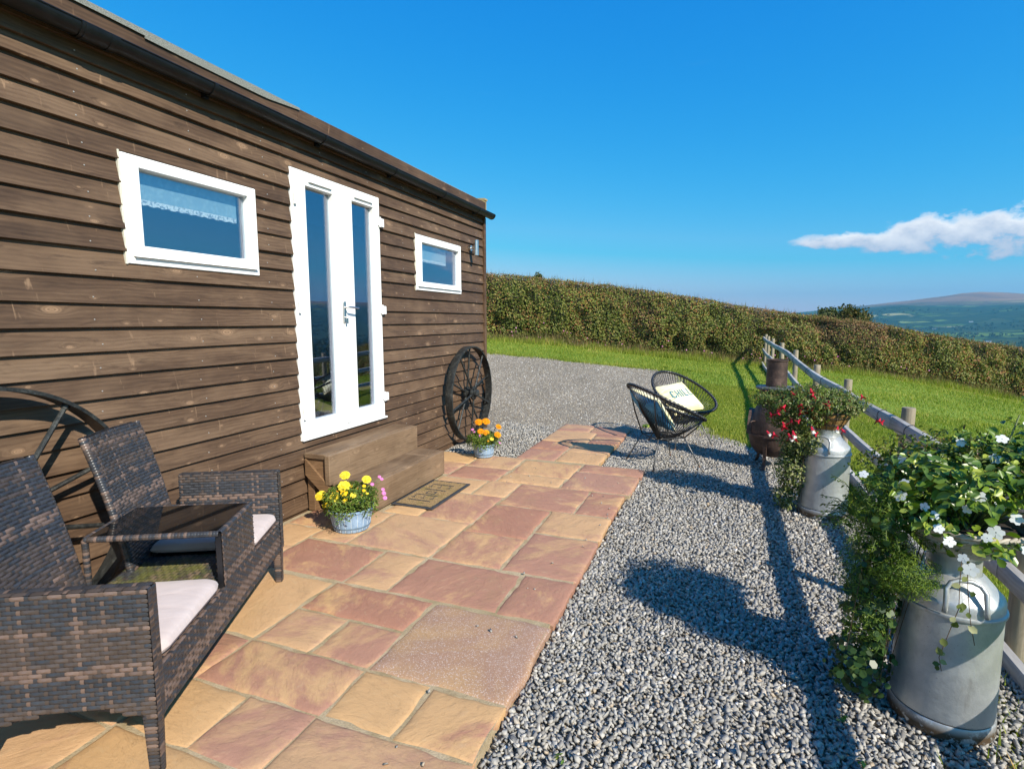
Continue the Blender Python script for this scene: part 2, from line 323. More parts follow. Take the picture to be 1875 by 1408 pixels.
def stonemats():
    t = NT('gravel_stone'); f = t.island(); v = t.coord(); n = t.noise(v, 90, 4, 0.6)
    c = t.ramp(f, [(0.0, (0.21, 0.197, 0.175)), (0.25, (0.285, 0.268, 0.24)), (0.5, (0.35, 0.329, 0.292)), (0.78, (0.42, 0.394, 0.348)), (0.93, (0.50, 0.468, 0.412)), (0.975, (0.40, 0.31, 0.21)), (1.0, (0.72, 0.71, 0.69))])
    c = t.mix(t.ramp(n, [(0.35, 0.35), (0.55, 0.0)]), c, (0.12, 0.12, 0.12))
    M['gravel_stone'] = t.done(t.bsdf(c, 0.75, 0, t.bump(n, 0.3, 0.004), 0.3))
    t = NT('gravel_bed'); v = t.coord(); n = t.noise(v, 60, 5, 0.7)
    M['gravel_bed'] = t.done(t.bsdf(t.ramp(n, [(0.35, (0.10, 0.10, 0.10)), (0.7, (0.24, 0.235, 0.225))]), 0.95, 0, t.bump(n, 1.0, 0.02)))
    t = NT('drive_stone'); f = t.island()
    c = t.ramp(f, [(0.0, (0.14, 0.115, 0.082)), (0.4, (0.27, 0.23, 0.172)), (0.8, (0.41, 0.36, 0.285)), (1.0, (0.6, 0.58, 0.54))])
    M['drive_stone'] = t.done(t.bsdf(c, 0.8))
    t = NT('drive_surface'); v = t.coord()
    cell = t.voro(v, 46, out='Color'); s = t.n('ShaderNodeSeparateColor'); t.link(cell, s.inputs[0]); d = t.voro(v, 46)
    cell2 = t.voro(v, 100, out='Color'); s2 = t.n('ShaderNodeSeparateColor'); t.link(cell2, s2.inputs[0])
    patch = t.noise(t.mapping(v, (1.6, 0.5, 1)), 1.0, 6, 0.65)
    c = t.ramp(s.outputs[0], [(0.0, (0.12, 0.09, 0.056)), (0.5, (0.25, 0.197, 0.130)), (0.85, (0.37, 0.305, 0.215)), (1.0, (0.66, 0.60, 0.50))])
    c = t.mix(0.35, c, t.ramp(s2.outputs[0], [(0.0, (0.12, 0.105, 0.085)), (1.0, (0.42, 0.39, 0.34))]))
    c = t.mix(t.ramp(patch, [(0.42, 0.0), (0.62, 0.65)]), c, (0.17, 0.145, 0.11))
    nm = t.bump(t.math('SUBTRACT', 1.0, d), 0.8, 0.02)
    M['drive_surface'] = t.done(t.bsdf(c, 0.9, 0, nm))
    t = NT('lawn_soil'); v = t.coord(); n = t.noise(v, 0.55, 5, 0.6); g = t.noise(v, 30, 5, 0.7)
    c = t.mix(t.ramp(n, [(0.38, 0.0), (0.66, 1.0)]), (0.165, 0.25, 0.026), (0.225, 0.305, 0.042))
    c = t.mix(t.ramp(g, [(0.3, 0.6), (0.6, 0.0)]), c, (0.10, 0.165, 0.02))
    M['lawn_soil'] = t.done(t.bsdf(c, 0.9, 0, t.bump(g, 0.8, 0.05), 0.15))
    # far country: patchwork of fields with dark hedge lines, moor on the heights
    t = NT('countryside'); v = t.coord()
    wv = t.vmath('ADD', v, t.vmath('MULTIPLY', t.noise(v, 0.004, 3, out='Color'), (120, 120, 0)))
    fl = t.mapping(wv, (0.0052, 0.0075, 0.0))
    cell = t.voro(fl, 1.0, out='Color'); s = t.n('ShaderNodeSeparateColor'); t.link(cell, s.inputs[0])
    ed = t.voro(fl, 1.0, 'DISTANCE_TO_EDGE')
    c = t.ramp(s.outputs[0], [(0.0, (0.05, 0.075, 0.026)), (0.4, (0.08, 0.14, 0.03)), (0.62, (0.13, 0.20, 0.042)), (0.8, (0.18, 0.235, 0.06)), (0.93, (0.34, 0.32, 0.14)), (1.0, (0.2, 0.15, 0.09))], 'CONSTANT')
    woods = t.ramp(t.noise(t.mapping(v, (0.0016, 0.0026, 0)), 1.0, 6, 0.62), [(0.42, 0.0), (0.48, 1.0)])
    c = t.mix(woods, c, (0.036, 0.058, 0.024))
    c = t.mix(t.ramp(ed, [(0.05, 1.0), (0.09, 0.0)]), c, (0.025, 0.045, 0.018))
    z = t.n('ShaderNodeSeparateXYZ'); t.link(v, z.inputs[0])
    hz = t.math('ADD', z.outputs[2], t.math('MULTIPLY', t.noise(v, 0.004, 6, 0.6), 90))
    moor = t.ramp(t.math('DIVIDE', t.math('SUBTRACT', hz, 150), 60), [(0.0, 0.0), (1.0, 1.0)])
    mc = t.ramp(t.noise(t.mapping(v, (0.002, 0.003, 0.004)), 1.0, 5, 0.6), [(0.35, (0.20, 0.115, 0.07)), (0.6, (0.36, 0.20, 0.10)), (0.75, (0.16, 0.14, 0.07))])
    c = t.mix(moor, c, mc)
    M['countryside'] = t.done(t.bsdf(c, 0.95, 0, None, 0.05))
stonemats()
leafmat('grass_blade', [(0.0, (0.130, 0.186, 0.021)), (0.35, (0.223, 0.282, 0.032)), (0.7, (0.326, 0.363, 0.051)), (0.93, (0.458, 0.410, 0.084)), (1.0, (0.679, 0.404, 0.189))], 0.5, 0.4, 0.25, 0.45, 0.6)
leafmat('dry_grass', [(0.0, (0.07, 0.11, 0.02)), (0.3, (0.14, 0.15, 0.04)), (0.55, (0.25, 0.19, 0.08)), (0.8, (0.17, 0.09, 0.05)), (1.0, (0.36, 0.30, 0.16))], 0.7, 0.3, 0.1)
leafmat('hedge_leaf', [(0.0, (0.050, 0.071, 0.016)), (0.2, (0.098, 0.130, 0.023)), (0.42, (0.163, 0.194, 0.032)), (0.6, (0.233, 0.244, 0.050)), (0.72, (0.295, 0.254, 0.067)), (0.82, (0.271, 0.140, 0.050)), (0.93, (0.380, 0.149, 0.058)), (1.0, (0.295, 0.380, 0.058))], 0.5, 0.25, 0.3, 0.5, 1.1)
leafmat('hedge_brown_leaf', [(0.0, (0.089, 0.055, 0.029)), (0.35, (0.227, 0.121, 0.061)), (0.7, (0.356, 0.203, 0.106)), (0.88, (0.145, 0.170, 0.049)), (1.0, (0.454, 0.292, 0.162))], 0.6, 0.25, 0.2)
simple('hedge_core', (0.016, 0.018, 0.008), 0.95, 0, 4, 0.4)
leafmat('tree_leaf', [(0.0, (0.028, 0.045, 0.010)), (0.5, (0.077, 0.084, 0.018)), (0.8, (0.140, 0.105, 0.023)), (1.0, (0.196, 0.140, 0.039))], 0.6, 0.25, 0.2)
leafmat('tree_leaf_green', [(0.0, (0.03, 0.045, 0.014)), (0.6, (0.07, 0.09, 0.025)), (1.0, (0.12, 0.13, 0.045))], 0.6, 0.25, 0.2)
leafmat('far_leaf', [(0.0, (0.021, 0.039, 0.017)), (0.6, (0.045, 0.072, 0.025)), (0.85, (0.083, 0.093, 0.031)), (1.0, (0.128, 0.105, 0.042))], 0.8, 0.15, 0.1)
leafmat('impatiens_leaf', [(0.0, (0.047, 0.097, 0.014)), (0.4, (0.108, 0.193, 0.020)), (0.75, (0.216, 0.311, 0.034)), (1.0, (0.475, 0.504, 0.086))], 0.32, 0.3, 0.5)
leafmat('fern_leaf', [(0.0, (0.042, 0.081, 0.013)), (0.5, (0.116, 0.199, 0.022)), (1.0, (0.274, 0.359, 0.040))], 0.5, 0.35, 0.3)
leafmat('ivy_leaf', [(0.0, (0.020, 0.048, 0.012)), (0.6, (0.045, 0.095, 0.02)), (1.0, (0.10, 0.16, 0.035))], 0.4, 0.25, 0.4)
leafmat('fuchsia_leaf', [(0.0, (0.045, 0.083, 0.014)), (0.5, (0.114, 0.173, 0.026)), (0.8, (0.195, 0.233, 0.043)), (0.95, (0.195, 0.083, 0.043)), (1.0, (0.390, 0.374, 0.130))], 0.4, 0.3, 0.4)
leafmat('variegated_leaf', [(0.0, (0.046, 0.077, 0.017)), (0.4, (0.115, 0.154, 0.033)), (0.75, (0.230, 0.253, 0.077)), (1.0, (0.529, 0.506, 0.264))], 0.45, 0.3, 0.3)
leafmat('marigold_leaf', [(0.0, (0.048, 0.093, 0.014)), (0.5, (0.137, 0.224, 0.032)), (0.85, (0.241, 0.314, 0.051)), (1.0, (0.274, 0.209, 0.072))], 0.45, 0.3, 0.3)
def petal(name, a, b): leafmat(name, [(0.0, a), (1.0, b)], 0.6, 0.25, 0.2)
petal('petal_yellow', (0.78, 0.55, 0.02), (0.86, 0.76, 0.10))
petal('petal_orange', (0.72, 0.22, 0.005), (0.85, 0.42, 0.01))
petal('petal_gold', (0.80, 0.45, 0.005), (0.85, 0.6, 0.02))
petal('petal_pink', (0.55, 0.12, 0.36), (0.75, 0.30, 0.60))
petal('petal_red', (0.45, 0.01, 0.03), (0.70, 0.03, 0.07))
petal('petal_soft', (0.78, 0.78, 0.76), (0.9, 0.9, 0.88))

def glassmat(name, refl, tint=(0.9, 0.95, 0.95)):
    t = NT(name)
    tr = t.n('ShaderNodeBsdfTransparent'); t.put(tr.inputs[0], tint)
    gl = t.n('ShaderNodeBsdfGlossy'); gl.inputs['Roughness'].default_value = 0.0; t.put(gl.inputs[0], (0.80, 0.84, 1.0))
    g_ = t.n('ShaderNodeNewGeometry'); dp = t.n('ShaderNodeVectorMath', operation='DOT_PRODUCT'); t.link(g_.outputs['Normal'], dp.inputs[0]); t.link(g_.outputs['Incoming'], dp.inputs[1])
    f = t.math('MULTIPLY_ADD', t.math('POWER', t.math('SUBTRACT', 1.0, t.math('ABSOLUTE', dp.outputs['Value']), clamp=True), 4.0), 0.8, refl, clamp=True)
    mx = t.n('ShaderNodeMixShader'); t.link(f, mx.inputs[0]); t.link(tr.outputs[0], mx.inputs[1]); t.link(gl.outputs[0], mx.inputs[2])
    M[name] = t.done(mx.outputs[0])
glassmat('pane_glass', 0.21)
t = NT('table_glass'); M['table_glass'] = t.done(t.bsdf((0.008, 0.008, 0.008), 0.03, 0, None, 0.55))
t = NT('blind_lace'); v = t.coord(); f = t.voro(t.mapping(v, (1, 1, 1)), 70)
M['blind_lace'] = t.done(t.bsdf(t.ramp(f, [(0.2, (0.9, 0.9, 0.88)), (0.55, (0.75, 0.77, 0.78)), (0.7, (0.3, 0.35, 0.42))]), 0.8))
t = NT('blind_cloth'); v = t.coord(); f = t.voro(v, 36)
M['blind_cloth'] = t.done(t.bsdf(t.ramp(f, [(0.1, (0.38, 0.52, 0.58)), (0.6, (0.30, 0.44, 0.52))]), 0.85))
def clothmat(name, a, b, ws=9, bs=0.5):
    t = NT(name); v = t.coord(); w = t.noise(t.mapping(v, (1, 3.5, 1), (0, 0, 0), (0, 0, 0.5)), ws, 4, 0.5, 0.5); weave = t.noise(v, 700, 2)
    c = t.mix(t.ramp(w, [(0.3, 0.0), (0.7, 1.0)]), a, b)
    M[name] = t.done(t.bsdf(c, 0.88, 0, t.bump(t.math('ADD', w, t.math('MULTIPLY', weave, 0.05)), bs, 0.02), 0.15, Sheen_Weight=0.15))
clothmat('cream_cushion', (0.53, 0.435, 0.40), (0.575, 0.48, 0.445), 6, 0.2)
clothmat('yellow_cream', (0.72, 0.63, 0.30), (0.82, 0.77, 0.54), 7, 0.35)
clothmat('blue_cloth', (0.04, 0.17, 0.32), (0.13, 0.38, 0.58), 7, 0.35)
t = NT('rattan'); c = t.attr('Col')
M['rattan'] = t.done(t.bsdf(c, 0.36, 0, None, 0.5))
simple('rattan_back', (0.012, 0.012, 0.014), 0.6)
t = NT('rattan_mossy'); c = t.attr('Col'); v = t.coord(); n = t.noise(v, 9, 5, 0.6)
M['rattan_mossy'] = t.done(t.bsdf(t.mix(t.ramp(n, [(0.42, 0.0), (0.6, 0.75)]), c, (0.12, 0.125, 0.025)), 0.6))
t = NT('coir'); v = t.coord(); f = t.noise(v, 190, 4, 0.7); g = t.noise(v, 7, 4, 0.6)
c = t.ramp(f, [(0.3, (0.09, 0.058, 0.028)), (0.5, (0.25, 0.165, 0.08)), (0.7, (0.38, 0.275, 0.15))])
c = t.mix(t.ramp(g, [(0.5, 0.0), (0.68, 0.5)]), c, (0.12, 0.11, 0.03))
M['coir'] = t.done(t.bsdf(c, 0.95, 0, t.bump(f, 1.0, 0.008), 0.1))
t = NT('coco_liner'); v = t.coord(); f = t.noise(v, 150, 4, 0.7)
M['coco_liner'] = t.done(t.bsdf(t.ramp(f, [(0.3, (0.16, 0.08, 0.025)), (0.7, (0.46, 0.27, 0.10))]), 0.95, 0, t.bump(f, 1.0, 0.008), 0.1))
t = NT('pale_wicker'); c = t.attr('Col'); M['pale_wicker'] = t.done(t.bsdf(c, 0.7))
t = NT('pot_blue'); v = t.coord(); f = t.noise(v, 30, 6, 0.65); g = t.noise(v, 6, 4, 0.6)
c = t.mix(t.ramp(f, [(0.35, 0.0), (0.7, 1.0)]), (0.17, 0.27, 0.40), (0.29, 0.41, 0.56)); c = t.mix(t.ramp(g, [(0.55, 0.0), (0.75, 0.45)]), c, (0.40, 0.50, 0.60))
M['pot_blue'] = t.done(t.bsdf(c, 0.55, 0, t.bump(f, 0.2, 0.003)))
simple('pot_groove', (0.55, 0.62, 0.66), 0.7, 0, 30, 0.15)
simple('pot_band', (0.13, 0.19, 0.25), 0.6, 0, 30, 0.2)
# ------------------------------------------------------------------ geometry helpers
class MB:
    """collects shapes for ONE mesh"""
    def __init__(s): s.v = []; s.f = []; s.c = []
    def add(s, vs, fs, col=None):
        o = len(s.v); s.v += [tuple(p) for p in vs]; s.f += [tuple(i+o for i in f) for f in fs]
        if col is not None: s.c += [col]*len(vs)
        return s
    def box(s, x0, x1, y0, y1, z0, z1):
        return s.add([(x0,y0,z0),(x1,y0,z0),(x1,y1,z0),(x0,y1,z0),(x0,y0,z1),(x1,y0,z1),(x1,y1,z1),(x0,y1,z1)],
                     [(0,3,2,1),(4,5,6,7),(0,1,5,4),(1,2,6,5),(2,3,7,6),(3,0,4,7)])
    def bbox(s, x0, x1, y0, y1, z0, z1, b=0.004):
        """box with chamfered edges"""
        vs = []; fs = []
        for zz, ins in ((z0, b), (z0+b, 0), (z1-b, 0), (z1, b)):
            i = ins
            c = b if i == 0 else 0
            if i == 0: ring = [(x0+b,y0),(x1-b,y0),(x1,y0+b),(x1,y1-b),(x1-b,y1),(x0+b,y1),(x0,y1-b),(x0,y0+b)]
            else: ring = [(x0+2*b,y0+b),(x1-2*b,y0+b),(x1-b,y0+2*b),(x1-b,y1-2*b),(x1-2*b,y1-b),(x0+2*b,y1-b),(x0+b,y1-2*b),(x0+b,y0+2*b)]
            vs += [(x, y, zz) for x, y in ring]
        for k in range(3):
            for i in range(8): fs.append((k*8+i, k*8+(i+1)%8, (k+1)*8+(i+1)%8, (k+1)*8+i))
        fs.append(tuple(range(7, -1, -1))); fs.append(tuple(range(24, 32)))
        return s.add(vs, fs)
    def hexa(s, a, b):
        """a, b: two quads (lists of 4 points) joined into a solid"""
        return s.add(list(a)+list(b), [(3,2,1,0),(4,5,6,7),(0,1,5,4),(1,2,6,5),(2,3,7,6),(3,0,4,7)])
    def loft(s, rings, closed_ring=True, cap=True, loop=False):
        n = len(rings[0]); vs = [p for r in rings for p in r]; fs = []
        m = len(rings)
        for k in range(m if loop else m-1):
            k2 = (k+1) % m
            for i in range(n if closed_ring else n-1):
                j = (i+1) % n
                fs.append((k*n+i, k*n+j, k2*n+j, k2*n+i))
        if cap and not loop and closed_ring: fs.append(tuple(range(n-1, -1, -1))); fs.append(tuple((m-1)*n+i for i in range(n)))
        return s.add(vs, fs)
    def tube(s, path, r, n=8, loop=False, cap=True):
        path = [Vector(p) for p in path]; m = len(path); rings = []
        prev = None
        for k, p in enumerate(path):
            if loop: tg = path[(k+1) % m]-path[k-1]
            else: tg = path[min(k+1, m-1)]-path[max(k-1, 0)]
            tg.normalize()
            if prev is None:
                a = Vector((0, 0, 1)) if abs(tg.z) < 0.9 else Vector((1, 0, 0))
                u = tg.cross(a).normalized()
            else:
                u = prev-tg*prev.dot(tg)
                if u.length < 1e-6: u = tg.orthogonal()
                u.normalize()
            prev = u; w = tg.cross(u); rr = r[k] if isinstance(r, (list, tuple)) else r
            rings.append([p+u*(math.cos(2*math.pi*i/n)*rr)+w*(math.sin(2*math.pi*i/n)*rr) for i in range(n)])
        return s.loft(rings, True, cap, loop)
    def lathe(s, prof, n=32, c=(0, 0), cap=False, wob=None):
        rings = []
        for r, z in prof:
            rings.append([(c[0]+math.cos(2*math.pi*i/n)*(r+(wob(i/n, z) if wob else 0)), c[1]+math.sin(2*math.pi*i/n)*(r+(wob(i/n, z) if wob else 0)), z) for i in range(n)])
        return s.loft(rings, True, cap)
    def bar(s, a, b, w, h, up=(0, 0, 1)):
        a = Vector(a); b = Vector(b); t = (b-a).normalized(); u = t.cross(Vector(up)).normalized(); v = u.cross(t)
        q = lambda p: [p-u*w/2-v*h/2, p+u*w/2-v*h/2, p+u*w/2+v*h/2, p-u*w/2+v*h/2]
        return s.loft([q(a), q(b)])
    def xf(s, mat):
        s.v = [tuple(mat @ Vector(p)) for p in s.v]; return s

def link(o, parent=None):
    COL.objects.link(o)
    if parent is not None: o.parent = parent
    return o
def emit(name, mb, mat, parent=None, base=(0, 0, 0), smooth=False, loc=None):
    me = bpy.data.meshes.new(name)
    bx, by, bz = base
    me.from_pydata([(x-bx, y-by, z-bz) for x, y, z in mb.v], [], mb.f)
    if isinstance(mat, str): mat = M[mat]
    me.materials.append(mat)
    if smooth is True: me.polygons.foreach_set('use_smooth', [True]*len(me.polygons))
    if mb.c:
        at = me.color_attributes.new('Col', 'FLOAT_COLOR', 'POINT')
        at.data.foreach_set('color', np.array([(*c, 1) for c in mb.c], dtype=np.float32).ravel())
    me.validate(); me.update()
    if isinstance(smooth, (int, float)) and not isinstance(smooth, bool):
        me.polygons.foreach_set('use_smooth', [True]*len(me.polygons)); me.set_sharp_from_angle(angle=R(smooth))
    o = bpy.data.objects.new(name, me); link(o, parent)
    if loc is not None: o.location = loc
    return o
def np_emit(name, V, k, mat, parent=None, base=(0, 0, 0), F=None, smooth=False):
    """V (n,3); faces are consecutive groups of k vertices unless F (m,k) is given"""
    V = np.asarray(V, dtype=np.float32)-np.array(base, dtype=np.float32)
    if F is None: F = np.arange(len(V)).reshape(-1, k)
    F = np.asarray(F, dtype=np.int32); m = len(F); k = F.shape[1]
    me = bpy.data.meshes.new(name)
    me.vertices.add(len(V)); me.vertices.foreach_set('co', V.ravel())
    me.loops.add(m*k); me.loops.foreach_set('vertex_index', F.ravel())
    me.polygons.add(m); me.polygons.foreach_set('loop_start', np.arange(0, m*k, k, dtype=np.int32))
    me.update(calc_edges=True)
    if smooth: me.polygons.foreach_set('use_smooth', [True]*m)
    if isinstance(mat, str): mat = M[mat]
    me.materials.append(mat)
    o = bpy.data.objects.new(name, me); return link(o, parent)
def tag(o, label=None, cat=None, group=None, kind=None):
    if label: o['label'] = label
    if cat: o['category'] = cat
    if group: o['group'] = group
    if kind: o['kind'] = kind
    return o
def thing(name, label, cat, loc=(0, 0, 0), rotz=0.0, group=None):
    o = bpy.data.objects.new(name, None); o.empty_display_size = 0.2; link(o); o.location = loc; o.rotation_euler = (0, 0, rotz)
    return tag(o, label, cat, group)
def copy_tree(o, parent=None):
    c = o.copy(); COL.objects.link(c); c.parent = parent
    for ch in list(o.children): copy_tree(ch, c)
    return c
def unit(a): return a/np.maximum(np.linalg.norm(a, axis=-1, keepdims=True), 1e-9)
def leaves(name, P, N, size, mat, parent=None, base=(0, 0, 0), aspect=0.55, fold=0.18, A=None, kind='rhomb'):
    """many small leaves as one mesh: P centres, N normals, size lengths"""
    n = len(P); P = np.asarray(P); N = unit(np.asarray(N)); size = np.broadcast_to(np.asarray(size), (n,))
    if A is None: A = rng.normal(size=(n, 3))
    A = unit(A-N*np.sum(A*N, 1, keepdims=True)); B = np.cross(N, A)
    L = size[:, None]; W = L*aspect
    if kind == 'rhomb':
        V = np.stack([P-A*L*.5, P+B*W*.5-A*L*.05+N*L*fold, P+A*L*.5-N*L*.08, P-B*W*.5-A*L*.05+N*L*fold], 1)
        i = np.arange(n)[:, None]*4
        F = np.concatenate([i+np.array([[0, 1, 2]]), i+np.array([[0, 2, 3]])], 0)
        return np_emit(name, V.reshape(-1, 3), 3, mat, parent, base, F)
    if kind == 'round':
        V = np.stack([P+(A*math.cos(t)*.5+B*math.sin(t)*.5*aspect)*L+N*L*fold*(0.5 if j % 2 else 0) for j, t in enumerate([2*math.pi*q/6 for q in range(6)])], 1)
        return np_emit(name, V.reshape(-1, 3), 6, mat, parent, base)
    if kind == 'oval':      # six-sided pointed leaf with a midrib fold
        V = np.stack([P-A*L*.5, P-A*L*.2+B*W*.45+N*L*fold*.7, P+A*L*.15+B*W*.42+N*L*fold*.7, P+A*L*.5-N*L*.06, P+A*L*.15-B*W*.42+N*L*fold*.7, P-A*L*.2-B*W*.45+N*L*fold*.7], 1)
        i = np.arange(n)[:, None]*6
        F = np.concatenate([i+np.array([[0, 1, 2, 3]]), i+np.array([[0, 3, 4, 5]])], 0)
        return np_emit(name, V.reshape(-1, 3), 4, mat, parent, base, F)
def blades(P, h, w, lean=0.35, ang=None):
    """grass blades (single bent triangles) as vertex array"""
    n = len(P); a = rng.uniform(0, 2*math.pi, n) if ang is None else ang
    d = np.stack([np.cos(a), np.sin(a), np.zeros(n)], 1); s = np.stack([-np.sin(a), np.cos(a), np.zeros(n)], 1)
    ln = rng.uniform(0, lean, n)[:, None]*h[:, None]
    up = np.zeros((n, 3)); up[:, 2] = h
    return np.stack([P-s*w[:, None]/2, P+s*w[:, None]/2, P+up+d*ln], 1).reshape(-1, 3)
def vnoise(x, y, s=1.0, seed=0):
    """cheap smooth value noise for placement"""
    x = np.asarray(x)/s; y = np.asarray(y)/s
    xi = np.floor(x).astype(int); yi = np.floor(y).astype(int); fx = x-xi; fy = y-yi
    fx = fx*fx*(3-2*fx); fy = fy*fy*(3-2*fy)
    def h(a, b):
        k = (a*374761393+b*668265263+seed*1442695041) & 0xffffffff
        k = ((k ^ (k >> 13))*1274126177) & 0xffffffff
        return ((k ^ (k >> 16)) & 0xffff)/65535.0
    return (h(xi, yi)*(1-fx)+h(xi+1, yi)*fx)*(1-fy)+(h(xi, yi+1)*(1-fx)+h(xi+1, yi+1)*fx)*fy
def inpoly(px, py, poly):
    px = np.asarray(px); py = np.asarray(py); ins = np.zeros(px.shape, bool); n = len(poly)
    for i in range(n):
        x0, y0 = poly[i]; x1, y1 = poly[(i+1) % n]
        c = ((y0 > py) != (y1 > py)) & (px < (x1-x0)*(py-y0)/(y1-y0+1e-12)+x0); ins ^= c
    return ins

# ------------------------------------------------------------------ the lie of the land
GZ = -0.035                                  # top of the loose gravel (paving top is z = 0)
HEDGE = [(-9.0, 14.65, 1.85), (-4.13, 16.52, 0.98), (-2.27, 17.23, 0.86), (-0.57, 17.87, 0.62), (1.13, 18.52, 0.40), (2.84, 19.17, 0.22), (4.54, 19.82, 0.06),
         (6.26, 20.47, -0.10), (8.1, 21.17, -0.32), (9.71, 21.78, -0.60), (11.09, 22.3, -0.86), (12.77, 22.94, -1.25), (17.5, 24.7, -2.4), (24.0, 27.2, -4.0)]
CP = [(x, y, GZ-0.03) for x in (-7, -3, 0, 2.2, 4.0) for y in (-9, -4, 0, 4, 7.4)]
CP += [(4.5, y, -0.10) for y in (-4, 0, 3, 6)] + HEDGE + [(-2.53, 12.85, 0.66), (-0.95, 13.45, 0.52), (0.47, 13.46, 0.40), (2.42, 13.13, 0.30), (4.4, 9.5, -0.02), (4.4, 13, 0.02), (4.4, 16.5, 0.05),
       (7.45, 18.2, -0.27), (7, 4, -0.42), (10, 8, -0.85), (10, 14, -0.85), (14, 2, -1.3), (14, 14, -1.5), (20, -6, -2.0), (24, 10, -3.4), (30, 30, -6), (-12, 9, 0.9), (-14, 20, 2.6), (0, 30, 1.6), (12, 40, -2.0), (-14, 40, 4.0), (-12, -8, 0.2), (36, 0, -5.0)]
_c = np.array(CP)
def _phi(r): return np.where(r > 0, r*r*np.log(np.maximum(r, 1e-9)), 0)
_n = len(_c); _A = np.zeros((_n+3, _n+3))
_A[:_n, :_n] = _phi(np.linalg.norm(_c[:, None, :2]-_c[None, :, :2], axis=2))+np.eye(_n)*0.8
_A[:_n, _n] = 1; _A[:_n, _n+1:] = _c[:, :2]; _A[_n, :_n] = 1; _A[_n+1:, :_n] = _c[:, :2].T
_w = np.linalg.solve(_A, np.concatenate([_c[:, 2], np.zeros(3)]))
def Zt(x, y):
    x = np.asarray(x, float); y = np.asarray(y, float); sh = x.shape
    q = np.stack([x.ravel(), y.ravel()], 1)
    out = np.zeros(len(q))
    for i in range(0, len(q), 20000):
        s = q[i:i+20000]
        out[i:i+20000] = _phi(np.linalg.norm(s[:, None]-_c[None, :, :2], axis=2)) @ _w[:_n]+_w[_n]+s @ _w[_n+1:]
    out = out.reshape(sh)
    # level pad under the cabin, patio and loose gravel
    m = np.clip(np.minimum((4.25-x)/0.5, (7.6-y)/1.6), 0, 1); m = m*m*(3-2*m)
    return out*(1-m)+np.minimum(GZ-0.035, out*0+GZ-0.035)*m
def grid_sheet(name, x0, x1, y0, y1, step, mat, dz=0.0, keep=None, jitter=0.0):
    nx = int((x1-x0)/step)+1; ny = int((y1-y0)/step)+1
    X, Y = np.meshgrid(np.linspace(x0, x1, nx), np.linspace(y0, y1, ny), indexing='ij')
    Z = Zt(X, Y)+dz
    V = np.stack([X, Y, Z], 2).reshape(-1, 3)
    i = (np.arange(nx-1)[:, None]*ny+np.arange(ny-1)[None]).ravel()
    F = np.stack([i, i+ny, i+ny+1, i+1], 1)
    if keep is not None:
        c = V[F].mean(1); F = F[keep(c[:, 0], c[:, 1])]
        used = np.unique(F); mp = -np.ones(len(V), int); mp[used] = np.arange(len(used)); V = V[used]; F = mp[F]
    return np_emit(name, V, 4, mat, F=F, smooth=True)

tag(grid_sheet('lawn', -22, 38, -12, 44, 0.5, 'lawn_soil'), kind='structure')
# gravelled yard behind the patio, edge of the grass
DRIVE = [(-9.5, -3.5), (-9.5, 10.6), (-6, 11.7), (-2.53, 12.95), (-0.95, 13.4), (0.47, 13.4), (1.7, 13.2), (2.35, 12.7), (2.55, 11.6), (2.62, 10.2), (2.72, 9.0), (2.9, 8.3), (3.1, 7.75), (3.45, 7.35), (3.9, 7.0), (4.2, 6.5), (4.24, -3.5)]
def drive_keep(x, y): return inpoly(x+0.24*(vnoise(x, y, 0.5, 3)-0.5), y+0.3*(vnoise(x, y, 0.45, 4)-0.5), DRIVE)
tag(grid_sheet('gravel_yard', -9.6, 4.4, -3.5, 13.8, 0.06, 'drive_surface', 0.008, drive_keep), kind='structure')

# far country: valley and hills as one polar sheet
def far_z(r, az):
    """r metres, az degrees clockwise from +Y"""
    x = CAM[0]+r*np.sin(np.radians(az)); y = r*np.cos(np.radians(az))
    e1 = np.interp(az, [-180, -10, 4, 7.5, 10, 14.6, 17, 19.6, 22.6, 30, 45, 60, 80, 120, 180], [0.3, 0.3, 0.35, 0.62, 0.8, 1.2, 1.0, 0.9, 1.05, 1.5, 1.9, 1.8, 1.6, 0.8, 0.3])
    e2 = np.interp(az, [-180, 4, 12, 15, 17, 18.5, 19.6, 21, 22.6, 26, 35, 50, 80, 180], [0.2, 0.3, 1.05, 1.40, 1.8, 2.10, 2.2, 2.12, 1.95, 2.1, 1.8, 1.6, 1.2, 0.2])
    nz = (vnoise(x, y, 900, 1)-0.5)*36+(vnoise(x, y, 340, 2)-0.5)*16
    r1 = 1.5+5200*np.tan(np.radians(e1)); r2 = 1.5+7600*np.tan(np.radians(e2))
    pts = [(25, None), (60, -4.5), (150, -14), (400, -36), (1000, -70), (2300, -70), (3400, -38), (5200, r1), (7600, r2), (9500, r2-120)]
    z0 = Zt(np.clip(CAM[0]+25*np.sin(np.radians(az)), -22, 38), np.clip(25*np.cos(np.radians(az)), -12, 44))-0.6
    rs = [p[0] for p in pts]; zs = [z0*np.ones_like(r) if p[1] is None else p[1]*np.ones_like(r) for p in pts]
    out = np.zeros_like(r, float)
    lr = np.log(r)
    for i in range(len(rs)-1):
        a, b = math.log(rs[i]), math.log(rs[i+1]); t = np.clip((lr-a)/(b-a), 0, 1); t = t*t*(3-2*t) if i >= 5 else t
        m = (lr >= a) & (lr <= b+1e-9); out = np.where(m, zs[i]*(1-t)+zs[i+1]*t, out)
    out += nz*np.clip((r-600)/2500, 0, 1)
    left = np.clip((3-az)/11, 0, 1); left = left*left*(3-2*left)
    lz = np.minimum(0.03*r+0.9, 6.0)-np.clip((r-150)/400, 0, 1)*30
    return out*(1-left)+lz*left
ra = np.exp(np.linspace(math.log(25), math.log(9500), 120)); azs = np.linspace(-180, 180, 641)
